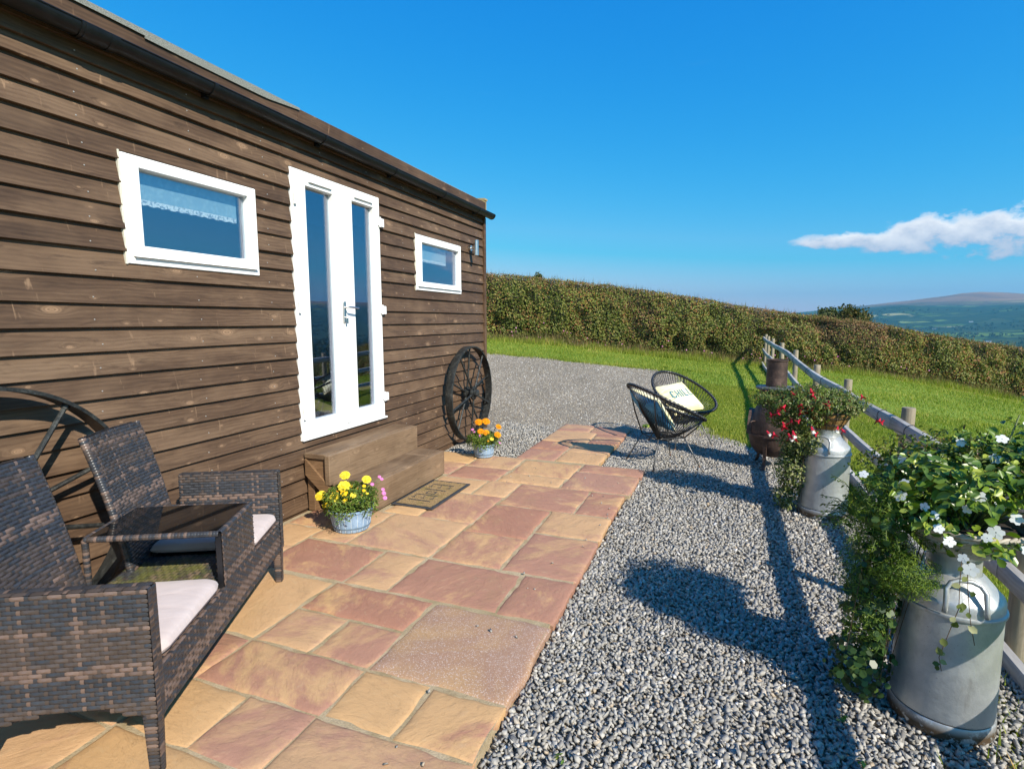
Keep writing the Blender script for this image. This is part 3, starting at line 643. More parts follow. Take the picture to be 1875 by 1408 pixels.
RR, AA = np.meshgrid(ra, azs, indexing='ij'); ZZ = far_z(RR, AA)
V = np.stack([CAM[0]+RR*np.sin(np.radians(AA)), RR*np.cos(np.radians(AA)), ZZ], 2).reshape(-1, 3)
i = (np.arange(119)[:, None]*641+np.arange(640)[None]).ravel()
tag(np_emit('valley_and_hills', V, 4, 'countryside', F=np.stack([i, i+1, i+642, i+641], 1), smooth=True), kind='structure')

# ------------------------------------------------------------------ patio: bed of mortar with every slab a piece of its own
SLABS = [(0.42,0.98,0.62,1.22),(0.98,1.66,0.62,1.24),(1.66,2.34,0.9,1.54),(0.66,0.98,1.22,1.53),(0.98,1.335,1.24,1.535),(1.335,1.67,1.24,1.54),(0.06,0.66,1.2,1.84),
 (0.66,1.02,1.53,1.84),(1.02,1.68,1.54,1.845),(1.68,2.0,1.54,1.845),(2.0,2.34,1.54,1.845),(1.68,2.345,1.845,2.455),(1.03,1.68,2.15,2.455),(1.03,1.355,1.845,2.15),(1.355,1.68,1.845,2.15),
 (0.41,1.03,1.845,2.455),(0.06,0.41,1.84,2.46),(0.41,1.06,2.465,2.93),(1.06,1.365,2.465,2.93),(1.365,2.03,2.465,2.93),(2.03,2.35,2.465,2.93),(0.06,0.41,2.46,2.77),(0.06,0.41,2.77,3.1),
 (0.06,0.4,3.1,3.57),(0.41,0.72,2.94,3.56),(0.72,1.37,2.94,3.56),(1.38,1.86,2.94,3.425),(1.87,2.35,2.94,3.57),(1.385,1.865,3.425,4.03),(1.875,2.355,3.575,4.04),
 (0.6,0.915,3.565,4.21),(0.915,1.38,3.565,4.21),(1.08,1.39,4.215,4.65),(1.39,2.05,4.045,4.655),(2.05,2.36,4.045,4.645),(1.14,1.75,4.66,4.95),(1.76,2.40,4.655,5.235),(1.15,1.775,4.955,5.48),(1.79,2.42,5.24,5.52),
 (0.58,1.075,4.215,4.62),(0.6,1.13,4.625,5.055),(0.1,0.6,4.7,5.13),(0.1,0.615,5.135,5.54),(0.62,1.13,5.06,5.54),
 (1.0,1.44,5.55,6.03),(1.0,1.445,6.04,6.48),(1.45,1.935,5.56,6.02),(1.455,1.945,6.03,6.52),(1.0,1.58,6.5,7.16),(1.59,1.97,6.53,7.11),(1.0,1.455,7.17,7.66),(1.465,1.965,7.12,7.62),
 (0.06,0.415,0.62,1.195),(0.06,0.66,0.005,0.615),(0.665,1.28,0.005,0.615),(1.285,1.655,0.31,0.615),(1.285,1.655,0.005,0.305),(1.66,2.34,0.295,0.895),(1.66,2.34,-0.32,0.29),(0.06,0.66,-0.62,0.0),(0.665,1.28,-0.62,0.0),(1.285,1.655,-0.62,0.0),(1.66,2.34,-0.62,-0.325)]
bed = MB()
for i, (a, b, c, d) in enumerate([(0.02,2.33,-0.63,3.58),(0.05,2.34,3.56,4.66),(0.08,2.39,4.64,5.53),(1.01,1.93,5.5,6.5),(1.02,1.95,6.48,7.63)]):
    bed.box(a, b, c, d, -0.09, -0.009-0.0007*i)
patio = tag(emit('patio', bed, 'mortar'), kind='structure')
rs = random.Random(3)
for k, (x0, x1, y0, y1) in enumerate(SLABS):
    g = 0.0065; x0 += g; x1 -= g; y0 += g; y1 -= g; nx = max(4, int((x1-x0)/0.06)); ny = max(4, int((y1-y0)/0.06))
    tilt = (rs.uniform(-.006, .006), rs.uniform(-.006, .006)); dz = rs.uniform(-0.003, 0.002); cx = (x0+x1)/2; cy = (y0+y1)/2; sd = 50+k
    edge = []
    for i in range(nx): edge.append((x0+(x1-x0)*i/nx, y0, 0, -1))
    for i in range(ny): edge.append((x1, y0+(y1-y0)*i/ny, 1, 0))
    for i in range(nx): edge.append((x1-(x1-x0)*i/nx, y1, 0, 1))
    for i in range(ny): edge.append((x0, y1-(y1-y0)*i/ny, -1, 0))
    m = len(edge); mb = MB(); rings = []
    hz = lambda x, y: dz+tilt[0]*(x-cx)+tilt[1]*(y-cy)
    wob = [0.012*(rs.random()-0.5)+0.014*(float(vnoise(e[0], e[1], 0.16, sd))-0.5) for e in edge]
    drop = [0.004*rs.random() for e in edge]
    corner = lambda e: min(1.0, math.hypot(min(abs(e[0]-x0), abs(e[0]-x1)), min(abs(e[1]-y0), abs(e[1]-y1)))/0.03+0.55) if False else 1.0
    for ins, zz in ((0.0, -0.05), (-0.003, -0.012), (0.004, -0.0035), (0.016, 0.0), (0.05, 0.0006)):
        ring = []
        for e, wv, dr in zip(edge, wob, drop):
            x, y = e[0], e[1]; mx = (cx-x); my = (cy-y); L = math.hypot(mx, my)
            # inset towards the inside along both axes
            ix = ins*(1 if x < cx else -1)*(1 if abs(abs(x-cx)-(x1-x0)/2) < 1e-6 else 0)
            iy = ins*(1 if y < cy else -1)*(1 if abs(abs(y-cy)-(y1-y0)/2) < 1e-6 else 0)
            nxv, nyv = e[2]*wv, e[3]*wv
            ring.append((x+ix+nxv, y+iy+nyv, zz+hz(x, y)-(dr if zz > -0.012 and ins < 0.03 else 0)))
        rings.append(ring)
    mb.loft(rings, True, False)
    n0 = len(mb.v)-m; mb.v.append((cx, cy, hz(cx, cy)+0.001)); ci = len(mb.v)-1
    mb.f += [(n0+i, n0+(i+1) % m, ci) for i in range(m)]
    emit('paving_slab', mb, 'glitter_stone' if k == 11 else 'sandstone', patio, smooth=50)

# ------------------------------------------------------------------ loose gravel as real stones
ico = np.array(Matrix.Identity(3)) if False else None
def _ico():
    p = (1+5**.5)/2
    v = np.array([(-1,p,0),(1,p,0),(-1,-p,0),(1,-p,0),(0,-1,p),(0,1,p),(0,-1,-p),(0,1,-p),(p,0,-1),(p,0,1),(-p,0,-1),(-p,0,1)], float)
    f = np.array([(0,11,5),(0,5,1),(0,1,7),(0,7,10),(0,10,11),(1,5,9),(5,11,4),(11,10,2),(10,7,6),(7,1,8),(3,9,4),(3,4,2),(3,2,6),(3,6,8),(3,8,9),(4,9,5),(2,4,11),(6,2,10),(8,6,7),(9,8,1)])
    return unit(v), f
IV, IF = _ico()
OV = np.array([(1,0,0),(-1,0,0),(0,1,0),(0,-1,0),(0,0,1),(0,0,-1)], float); OF = np.array([(0,2,4),(2,1,4),(1,3,4),(3,0,4),(2,0,5),(1,2,5),(3,1,5),(0,3,5)])
def rot_rand(n):
    q = rng.normal(size=(n, 4)); q = unit(q); w, x, y, z = q.T
    return np.stack([np.stack([1-2*(y*y+z*z), 2*(x*y-z*w), 2*(x*z+y*w)], 1), np.stack([2*(x*y+z*w), 1-2*(x*x+z*z), 2*(y*z-x*w)], 1), np.stack([2*(x*z-y*w), 2*(y*z+x*w), 1-2*(x*x+y*y)], 1)], 1)
CV = np.array([(x, y, z) for z in (-1, 1) for y in (-1, 1) for x in (-1, 1)], float)*0.62
CF = np.array([(0, 2, 3), (0, 3, 1), (4, 5, 7), (4, 7, 6), (0, 1, 5), (0, 5, 4), (2, 6, 7), (2, 7, 3), (0, 4, 6), (0, 6, 2), (1, 3, 7), (1, 7, 5)])
def stones(name, P, size, mat, ico=True):
    n = len(P); bv, bf = (CV, CF) if ico else (OV, OF); k = len(bv)
    S = size[:, None, None]*0.5
    v = (bv[None]*rng.uniform(0.78, 1.18, (n, k, 1))+rng.normal(scale=0.17, size=(n, k, 3)))*np.stack([rng.uniform(0.85, 1.3, n), rng.uniform(0.65, 1.0, n), rng.uniform(0.5, 0.8, n)], 1)[:, None]
    ax = rng.normal(scale=0.5, size=(n, 2)); yaw = rng.uniform(0, 6.283, n)
    c, s = np.cos(yaw), np.sin(yaw)
    v = np.stack([v[..., 0]*c[:, None]-v[..., 1]*s[:, None], v[..., 0]*s[:, None]+v[..., 1]*c[:, None], v[..., 2]], 2)
    v[..., 2] += v[..., 0]*ax[:, :1]+v[..., 1]*ax[:, 1:]
    V = v*S+P[:, None]
    F = (bf[None]+np.arange(n)[:, None, None]*k).reshape(-1, 3)
    return tag(np_emit(name, V.reshape(-1, 3), 3, mat, F=F), kind='stuff')
def scatter(x0, x1, y0, y1, sp, keep):
    nx, ny = int((x1-x0)/sp), int((y1-y0)/sp)
    X, Y = np.meshgrid(np.arange(nx), np.arange(ny), indexing='ij'); X = x0+(X+rng.uniform(-.05, 1.05, X.shape))*sp; Y = y0+(Y+rng.uniform(-.05, 1.05, Y.shape))*sp
    X, Y = X.ravel(), Y.ravel(); m = keep(X, Y); return X[m], Y[m]
PATIO_OUT = [(-0.5, -1.0), (2.345, -1.0), (2.35, 3.5), (2.36, 4.64), (2.42, 5.53), (1.945, 5.53), (1.975, 7.63), (0.99, 7.67), (0.99, 5.55), (0.03, 5.55)]
def loose(x, y): return ~inpoly(x, y, PATIO_OUT) & (x > 0.03)
STONE_Z = GZ-0.011
x1_, y1_ = scatter(2.2, 4.45, -0.5, 3.6, 0.0165, lambda x, y: loose(x, y) & (x < 4.36+0.1*vnoise(x, y, .3, 8)))
x2_, y2_ = scatter(1.9, 4.4, 3.6, 8.2, 0.0195, lambda x, y: loose(x, y) & (x < 4.30) & (y < 7.2+0.9*vnoise(x, y, .6, 5)) & drive_keep(x, y))
x3_, y3_ = scatter(0.02, 2.4, 5.55, 8.5, 0.024, lambda x, y: loose(x, y) & (y < 7.7+0.8*vnoise(x, y, .5, 6)+0.25*x*0))
for nm, xs, ys, sz in (('gravel', x1_, y1_, (0.017, 0.032)), ('gravel', x2_, y2_, (0.017, 0.034)), ('gravel', x3_, y3_, (0.018, 0.036))):
    mound = 0.016*(vnoise(xs, ys, 0.35, 9)-0.5)
    P = np.stack([xs, ys, STONE_Z+rng.uniform(-0.008, 0.006, len(xs))+mound], 1)
    stones(nm, P, rng.uniform(*sz, len(xs))*rng.uniform(0.85, 1.1, len(xs)), 'gravel_stone')
xs, ys = scatter(-4.5, 3.0, 7.4, 13.5, 0.042, lambda x, y: drive_keep(x, y) & (y > 7.0+0.6*vnoise(x, y, .6, 5)))
stones('yard_chippings', np.stack([xs, ys, Zt(xs, ys)+0.008], 1), rng.uniform(0.014, 0.034, len(xs)), 'drive_stone', False)
xs = np.concatenate([rng.uniform(2.0, 2.34, 26), rng.uniform(1.0, 2.3, 14), rng.uniform(1.1, 1.9, 10)]); ys = np.concatenate([rng.uniform(1.0, 5.0, 26), rng.uniform(4.2, 5.4, 14), rng.uniform(5.6, 7.5, 10)])
stones('stray_stones', np.stack([xs, ys, np.full(len(xs), 0.005)], 1), rng.uniform(0.007, 0.02, len(xs)), 'gravel_stone')
# ------------------------------------------------------------------ cabin
CABL = 'long timber cabin clad in dark brown lapped boards with black gutter'
cabin = thing('timber_cabin', CABL, 'cabin', (0, 3, 0))
CB = (0, 3, 0)
def cpart(name, mb, mat, parent=None, smooth=False): return emit(name, mb, mat, parent or cabin, CB if (parent is None or True) else (0,0,0), smooth)
OPEN = [(2.085, 3.012, 1.826, 2.427), (3.34, 4.496, 0.58, 2.668), (5.142, 6.238, 1.838, 2.437)]     # window, doors, window: y0 y1 z0 z1
ZB = [2.823, 2.733, 2.617, 2.508, 2.380, 2.260, 2.137, 2.014, 1.893, 1.751, 1.607, 1.481, 1.358, 1.228, 1.108, 0.994, 0.879, 0.757, 0.633, 0.512, 0.392, 0.268, 0.145, 0.012]
YL, YR = -1.2, 6.925
rb = random.Random(11)
nails = MB()
JOINTS = {0: [4.95], 1: [3.28, ], 2: [4.42], 3: [1.1], 9: [], 18: [5.2], 20: [1.9], 22: [5.72]}
for r, zb in enumerate(ZB):
    zt = (ZB[r-1] if r else 2.96)+0.003
    gap = 0.014 if r == 22 else 0.0                       # one board has slipped, leaving a dark gap
    zt -= gap
    cuts = [YL]+JOINTS.get(r, [])+[YR]
    segs = []
    for a, b in zip(cuts[:-1], cuts[1:]): segs.append((a+(0.0015 if a != YL else 0), b-(0.0015 if b != YR else 0)))
    full = [o for o in OPEN if o[2] <= zb+0.004 and o[3] >= zt-0.006]
    part_ = [o for o in OPEN if o not in full and o[2] < zt-0.006 and o[3] > zb+0.004]
    pieces = []
    for a, b in segs:
        cur = [(a, b)]
        for o in full:
            nxt = []
            for (p, q) in cur:
                if q <= o[0] or p >= o[1]: nxt.append((p, q)); continue
                if p < o[0]: nxt.append((p, o[0]))
                if q > o[1]: nxt.append((o[1], q))
            cur = nxt
        pieces += cur
    bx = rb.uniform(0.017, 0.022); tx = rb.uniform(-0.007, -0.004); ph = rb.uniform(0, 9); dzb = rb.uniform(-0.002, 0.002)
    for (p, q) in pieces:
        mb = MB()
        ov = sorted([o for o in part_ if o[0] < q and o[1] > p])
        spans = []; cur = p
        for o in ov:
            if o[0] > cur: spans.append((cur, o[0], None))
            spans.append((max(cur, o[0]), min(q, o[1]), o)); cur = min(q, o[1])
        if cur < q: spans.append((cur, q, None))
        for (a, b, o) in spans:
            lo, hi = zb, zt
            if o:
                if o[3] < zt-0.004 and o[3] > zb: lo = max(zb, o[3]+0.002)
                elif o[2] > zb: hi = min(zt, o[2]-0.002)
            n = max(1, int((b-a)/0.22)); rings = []
            for i in range(n+1):
                y = a+(b-a)*i/n
                wz = dzb+0.0028*(float(vnoise(y*1.0, r*3.1, 0.7, 21))-0.5)*2 if lo == zb else 0
                wx = 0.004*(float(vnoise(y, r*5.7, 0.9, 22))-0.5)
                f = lambda z: bx+(tx-bx)*(z-zb)/(zt-zb)+wx
                rings.append([(-0.03, y, lo+wz), (f(lo)-0.002, y, lo+wz), (f(lo), y, lo+wz+0.002), (f(hi), y, hi), (-0.03, y, hi)])
            mb.loft(rings)
        cpart('cladding_board', mb, 'cladding_wood')
        y = math.ceil((p-0.1)/0.6)*0.6+0.1
        while y < q-0.02:
            if y > p+0.02 and not any(o[0]-0.02 < y < o[1]+0.02 and o[2] < zb+0.06 < o[3]+0.06 for o in part_):
                yy = y+rb.uniform(-.02, .02); z = zb+rb.uniform(0.028, 0.045); x = bx+(tx-bx)*(z-zb)/(zt-zb)+0.0035
                nails.tube([(x-0.006, yy, z), (x, yy, z)], 0.0035, 6)
            y += 0.6
cpart('nail_heads', nails, 'nail_steel')['kind'] = 'stuff'
# inner shell of the cabin (walls, ceiling, floor) so that the room behind the glass is a room
sh = MB()
sh.box(-4.2, -0.05, -1.2, -1.12, 0.1, 2.95); sh.box(-4.2, -0.05, 6.86, 6.93, 0.1, 2.95); sh.box(-4.2, -4.12, -1.12, 6.86, 0.1, 2.95)
for (y0, y1, z0, z1) in [(-1.12, 2.085, 0.1, 2.9), (3.012, 3.34, 0.1, 2.9), (4.496, 5.142, 0.1, 2.9), (6.238, 6.86, 0.1, 2.9), (2.085, 3.012, 0.1, 1.826), (2.085, 3.012, 2.427, 2.9), (3.34, 4.496, 0.1, 0.58), (3.34, 4.496, 2.668, 2.9), (5.142, 6.238, 0.1, 1.838), (5.142, 6.238, 2.437, 2.9)]:
    sh.box(-0.075, -0.032, y0, y1, z0, z1)
cpart('inner_wall', sh, 'interior_wall')
cpart('ceiling', MB().box(-4.2, -0.04, -1.2, 6.93, 2.9, 2.96), 'interior_wall')
fl = MB()
cpart('floor', MB().box(-4.1, -0.08, -1.1, 6.85, 0.4, 0.54), 'floor_wood')
# partition behind the door so that the room reads dark
cpart('partition', MB().box(-2.6, -2.5, -1.1, 6.85, 0.54, 2.9), 'interior_wall')
cpart('corner_trim', MB().bbox(-0.03, 0.034, 6.925, 6.985, 0.0, 2.9, 0.003), 'fascia_wood')
cpart('end_wall', MB().box(-4.2, -0.03, 6.935, 6.965, 0.0, 2.95), 'cladding_wood')
cpart('base_board', MB().bbox(-0.03, 0.0, -1.2, 6.92, -0.06, 0.03, 0.002), 'fascia_wood')
# fascia boards in lengths
for a, b in ((-1.3, 3.43), (3.433, 6.97)):
    mb = MB(); n = 14
    mb.loft([[(0.0, y, 2.895), (0.034, y, 2.895), (0.036, y, 3.10+0.004*math.sin(y*1.9)), (0.0, y, 3.10+0.004*math.sin(y*1.9))] for y in [a+(b-a)*i/n for i in range(n+1)]])
    cpart('fascia_board', mb, 'fascia_wood')
rf = cpart('roof', MB().hexa([(-4.4, -1.35, 3.45), (0.03, -1.35, 3.085), (0.03, 6.96, 3.085), (-4.4, 6.96, 3.45)], [(-4.4, -1.35, 3.49), (0.03, -1.35, 3.105), (0.03, 6.96, 3.105), (-4.4, 6.96, 3.49)]), 'roof_felt')
def felt(a, b, drop):
    n = 16; rings = []
    for i in range(n+1):
        y = a+(b-a)*i/n; w = 0.004*(float(vnoise(y, 2, 0.3, 31))-0.5); d = drop+0.012*(float(vnoise(y, 5, 0.5, 33))-0.5); d *= min(1, 0.35+(b-y)/0.5) if b > 3 else 1
        rings.append([(-0.25, y, 3.134+w), (0.035, y, 3.112+w), (0.046+w, y, 3.106), (0.047+w, y, 3.106-d), (0.041+w, y, 3.106-d), (0.039, y, 3.10), (-0.25, y, 3.122)])
    cpart('felt_edge', MB().loft(rings), 'roof_felt', rf)
felt(-1.3, 2.28, 0.035); felt(2.262, 3.45, 0.048)
for y0, y1 in ((6.975, 7.03),):
    cpart('rafter_end', MB().bbox(-0.03, 0.01, 6.975, 7.06, 2.93, 3.14, 0.003), 'new_wood', rf)
    cpart('verge_board', MB().hexa([(-4.3, 6.975, 3.40), (0.02, 6.975, 3.14), (0.02, 7.075, 3.14), (-4.3, 7.075, 3.40)], [(-4.3, 6.975, 3.425), (0.02, 6.975, 3.165), (0.02, 7.075, 3.165), (-4.3, 7.075, 3.425)]), 'new_wood', rf)
# half-round gutter
GX, GZc, GR = 0.094, 2.945, 0.056
def gutter_prof(R0, th, a0=180, a1=360, n=14):
    o = [(GX+R0*math.cos(R(a0+(a1-a0)*i/n)), GZc+R0*math.sin(R(a0+(a1-a0)*i/n))) for i in range(n+1)]
    i_ = [(GX+(R0-th)*math.cos(R(a1-(a1-a0)*i/n)), GZc+(R0-th)*math.sin(R(a1-(a1-a0)*i/n))) for i in range(n+1)]
    return o+i_
pr = gutter_prof(GR, 0.004)
gut = cpart('gutter', MB().loft([[(x, y, z) for x, z in pr] for y in (-1.3, 7.03)]), 'black_plastic', None, 40)
bead = MB().tube([(GX+GR, -1.3, GZc+0.002), (GX+GR, 7.03, GZc+0.002)], 0.005, 6); cpart('gutter_lip', bead, 'black_plastic', gut)
for y in (0.6, 1.35, 2.62, 3.62, 4.62, 5.62, 6.55):
    pb = gutter_prof(GR+0.006, 0.008)
    mb = MB().loft([[(x, yy, z) for x, z in pb] for yy in (y-0.013, y+0.013)]); mb.box(0.036, 0.062, y-0.018, y+0.018, GZc-0.07, GZc+0.01)
    cpart('gutter_bracket', mb, 'black_plastic', gut, 40)
for y in (1.90, 2.02):
    pb = gutter_prof(GR+0.008, 0.01); cpart('gutter_joint', MB().loft([[(x, yy, z) for x, z in pb] for yy in (y-0.014, y+0.014)]), 'black_plastic', gut, 40)
pb = gutter_prof(GR+0.005, 0.006); cpart('gutter_union', MB().loft([[(x, yy, z) for x, z in pb] for yy in (1.87, 2.05)]), 'black_plastic', gut, 40)
pe = [(GX+(GR+0.004)*math.cos(R(180+180*i/14)), GZc+(GR+0.004)*math.sin(R(180+180*i/14))) for i in range(15)]
cpart('gutter_stop_end', MB().loft([[(x, yy, z) for x, z in pe] for yy in (7.03, 7.045)]), 'black_plastic', gut)

# windows and doors of white plastic
def frame(y0, y1, z0, z1, w, xb, xf, b=0.004, wb=None):
    mb = MB(); wb = wb or w
    mb.bbox(xb, xf, y0, y0+w, z0, z1, b); mb.bbox(xb, xf, y1-w, y1, z0, z1, b)
    mb.bbox(xb, xf-0.0005, y0+w-0.004, y1-w+0.004, z1-w, z1, b); mb.bbox(xb, xf-0.0005, y0+w-0.004, y1-w+0.004, z0, z0+wb, b)
    return mb
def window(y0, y1, z0, z1, gy0, gy1, gz0, gz1):
    w = cpart('window', frame(y0, y1, z0, z1, 0.045, -0.06, 0.016), 'white_upvc')
    sash = MB(); a = 0.022
    sash.bbox(-0.05, 0.022, y0+a, gy0, z0+0.04, z1-a, 0.004); sash.bbox(-0.05, 0.022, gy1, y1-a, z0+0.04, z1-a, 0.004)
    sash.bbox(-0.05, 0.0215, gy0-0.004, gy1+0.004, z0+0.04, gz0, 0.004); sash.bbox(-0.05, 0.0215, gy0-0.004, gy1+0.004, gz1, z1-a, 0.004)
    cpart('sash', sash, 'white_upvc', w)
    cpart('drip_bead', MB().hexa([(0.02, y0+0.03, z0+0.044), (0.036, y0+0.03, z0+0.040), (0.036, y1-0.03, z0+0.040), (0.02, y1-0.03, z0+0.044)], [(0.02, y0+0.03, z0+0.064), (0.024, y0+0.03, z0+0.062), (0.024, y1-0.03, z0+0.062), (0.02, y1-0.03, z0+0.064)]), 'white_upvc', w)
    cpart('pane', MB().box(-0.028, -0.022, gy0-0.006, gy1+0.006, gz0-0.006, gz1+0.006), 'pane_glass', w)
    sp = MB(); g = 0.012
    cpart('glazing_spacer', MB().box(-0.045, -0.0285, gy1-g, gy1, gz0, gz1), 'steel', w); cpart('glazing_spacer', MB().box(-0.045, -0.0285, gy0, gy0+g, gz0, gz1), 'steel', w)
    seal = MB()
    seal.bbox(-0.01, 0.016, y0-0.012, y0-0.001, z0-0.004, z1+0.008, 0.002)
    cpart('sealant', seal, 'putty', w)
    return w
window(2.09, 3.008, 1.83, 2.423, 2.186, 2.932, 1.934, 2.357)
window(5.147, 6.234, 1.842, 2.433, 5.270, 6.165, 1.938, 2.357)
dr = cpart('french_door', frame(3.345, 4.491, 0.585, 2.664, 0.05, -0.07, 0.016), 'white_upvc')
cpart('door_threshold', MB().bbox(0.0, 0.040, 3.335, 4.50, 0.566, 0.584, 0.003), 'white_upvc', dr)
DG = [(3.497, 3.815), (4.069, 4.383)]
leafs = [(3.385, 3.92), (3.923, 4.455)]
for k, ((a, b), (g0, g1)) in enumerate(zip(leafs, DG)):
    mb = MB()
    mb.bbox(-0.05, 0.024, a, g0, 0.615, 2.634, 0.005); mb.bbox(-0.05, 0.024, g1, b, 0.615, 2.634, 0.005)
    mb.bbox(-0.05, 0.0235, g0-0.005, g1+0.005, 2.553, 2.634, 0.005); mb.bbox(-0.05, 0.0235, g0-0.005, g1+0.005, 0.615, 0.712, 0.005)
    cpart('door_leaf', mb, 'white_upvc', dr)
    cpart('pane', MB().box(-0.026, -0.020, g0-0.006, g1+0.006, 0.706, 2.559), 'pane_glass', dr)
    cpart('glazing_spacer', MB().box(-0.045, -0.027, g1-0.014, g1, 0.712, 2.553), 'steel', dr); cpart('glazing_spacer', MB().box(-0.045, -0.027, g0, g0+0.008, 0.712, 2.553), 'steel', dr)
    bd = MB()
    bd.bbox(0.0, 0.0265, g1+0.002, g1+0.016, 0.70, 2.565, 0.003)
    cpart('glazing_bead', bd, 'white_upvc', dr)
    vn = MB().bbox(0.0245, 0.040, g0+0.03, g1-0.02, 2.585, 2.608, 0.003); cpart('trickle_vent', vn, 'white_upvc', dr)
cpart('meeting_rail', MB().bbox(0.02, 0.034, 3.905, 3.94, 0.62, 2.63, 0.004), 'white_upvc', dr)
for y, s in ((3.372, 1), (4.478, -1)):
    for z in (2.44, 1.62, 0.78):
        mb = MB().tube([(0.030, y, z-0.045), (0.030, y, z+0.045)], 0.011, 10); mb.bbox(0.012, 0.027, min(y, y+s*0.045), max(y, y+s*0.045), z-0.035, z+0.02, 0.003)
        if s < 0: mb.bbox(0.012, 0.040, y, y+0.055, z-0.045, z+0.035, 0.004)
        cpart('hinge', mb, 'white_upvc', dr, 40)
cpart('door_handle', MB().bbox(0.034, 0.044, 3.885, 3.915, 1.50, 1.68, 0.003).tube([(0.045, 3.90, 1.63), (0.085, 3.90, 1.632), (0.092, 3.94, 1.63), (0.094, 4.02, 1.624)], 0.0085, 8), 'steel', dr, 40)
cpart('keyhole', MB().tube([(0.044, 3.90, 1.545), (0.056, 3.90, 1.545)], 0.009, 10).tube([(0.056, 3.90, 1.545), (0.075, 3.90, 1.545)], 0.004, 6).bbox(0.062, 0.066, 3.888, 3.912, 1.49, 1.54, 0.002), 'steel', dr)

# ------------------------------------------------------------------ inside, seen through the glass
def blind(y0, y1, zt, zb, label):
    b = thing('roller_blind', label, 'blind', (-0.058, (y0+y1)/2, zb))
    bs = b.location
    emit('cloth', MB().box(-0.060, -0.056, y0, y1, zb+0.02, zt), 'blind_cloth', b, bs)
    n = 60; top = [(-0.0555, y0+(y1-y0)*i/n, zb+0.022) for i in range(n+1)]; bot = [(-0.0555, y0+(y1-y0)*i/n, zb-0.004-0.008*abs(math.sin(i*math.pi/5))) for i in range(n+1)]
    emit('lace_edge', MB().loft([[(x-0.002, y, z) for x, y, z in top], [(x-0.002, y, z) for x, y, z in bot], bot, top], False, False), 'blind_lace', b, bs)
    return b
blind(2.15, 2.90, 2.42, 2.185, 'pale blue lace edged roller blind in the window above the settee')
blind(5.22, 5.96, 2.42, 2.175, 'pale blue lace edged roller blind in the window beside the wall light')
ch = thing('armchair', 'pale blue fabric armchair standing inside behind the white glazed doors', 'armchair', (-1.3, 3.3, 0.54))
def cushion_shape(cx, cy, cz, sx, sy, sz, n=10, p=3.0):
    mb = MB(); rings = []
    for i in range(n+1):
        ph = -math.pi/2+math.pi*i/n
        ring = []
        for j in range(20):
            th = 2*math.pi*j/20
            f = lambda a: math.copysign(abs(a)**(2/p), a)
            ring.append((cx+sx*f(math.cos(ph))*f(math.cos(th)), cy+sy*f(math.cos(ph))*f(math.sin(th)), cz+sz*f(math.sin(ph))))
        rings.append(ring)
    return mb.loft(rings, True, True)
emit('backrest', cushion_shape(-1.62, 3.3, 1.12, 0.10, 0.30, 0.42), 'pale_fabric', ch, ch.location, True)
emit('seat', cushion_shape(-1.28, 3.3, 0.86, 0.32, 0.30, 0.11), 'pale_fabric', ch, ch.location, True)
for s in (-1, 1): emit('arm', cushion_shape(-1.3, 3.3+s*0.34, 0.95, 0.33, 0.07, 0.18), 'pale_fabric', ch, ch.location, True)
for a, b in ((-1.55, 3.05), (-1.55, 3.55), (-1.05, 3.05), (-1.05, 3.55)): emit('leg', MB().bar((a, b, 0.54), (a, b, 0.78), 0.04, 0.04, (1, 0, 0)), 'furniture_wood', ch, ch.location)
tb = thing('wooden_chest', 'orange brown wooden chest standing inside the doorway', 'chest', (-0.75, 3.62, 0.54))
emit('carcass', MB().bbox(-1.0, -0.55, 3.35, 3.9, 0.60, 1.00, 0.006), 'furniture_wood', tb, tb.location)
emit('lid', MB().bbox(-1.02, -0.53, 3.33, 3.92, 1.003, 1.045, 0.006), 'furniture_wood', tb, tb.location)
for a, b in ((-0.97, 3.38), (-0.97, 3.87), (-0.58, 3.38), (-0.58, 3.87)): emit('leg', MB().box(a-0.02, a+0.02, b-0.02, b+0.02, 0.54, 0.60), 'furniture_wood', tb, tb.location)
tag(emit('rug', MB().bbox(-1.1, -0.15, 3.3, 4.6, 0.541, 0.552, 0.003), 'dark_rug'), 'dark woven rug on the floor inside the doors', 'rug')

# ------------------------------------------------------------------ wall light
wl = thing('wall_light', 'brushed steel cylinder up and down light on the cabin wall', 'light', (0.02, 6.48, 2.44))
emit('back_plate', MB().tube([(0.012, 6.48, 2.44), (0.045, 6.48, 2.44)], 0.036, 16), 'steel', wl, wl.location, 40)
emit('arm', MB().tube([(0.045, 6.48, 2.44), (0.085, 6.48, 2.44)], 0.012, 10), 'steel', wl, wl.location, 40)
emit('cylinder', MB().lathe([(0.002, 2.342), (0.030, 2.342), (0.033, 2.345), (0.033, 2.535), (0.030, 2.538), (0.002, 2.538)], 24, (0.112, 6.48)), 'steel', wl, wl.location, 40)

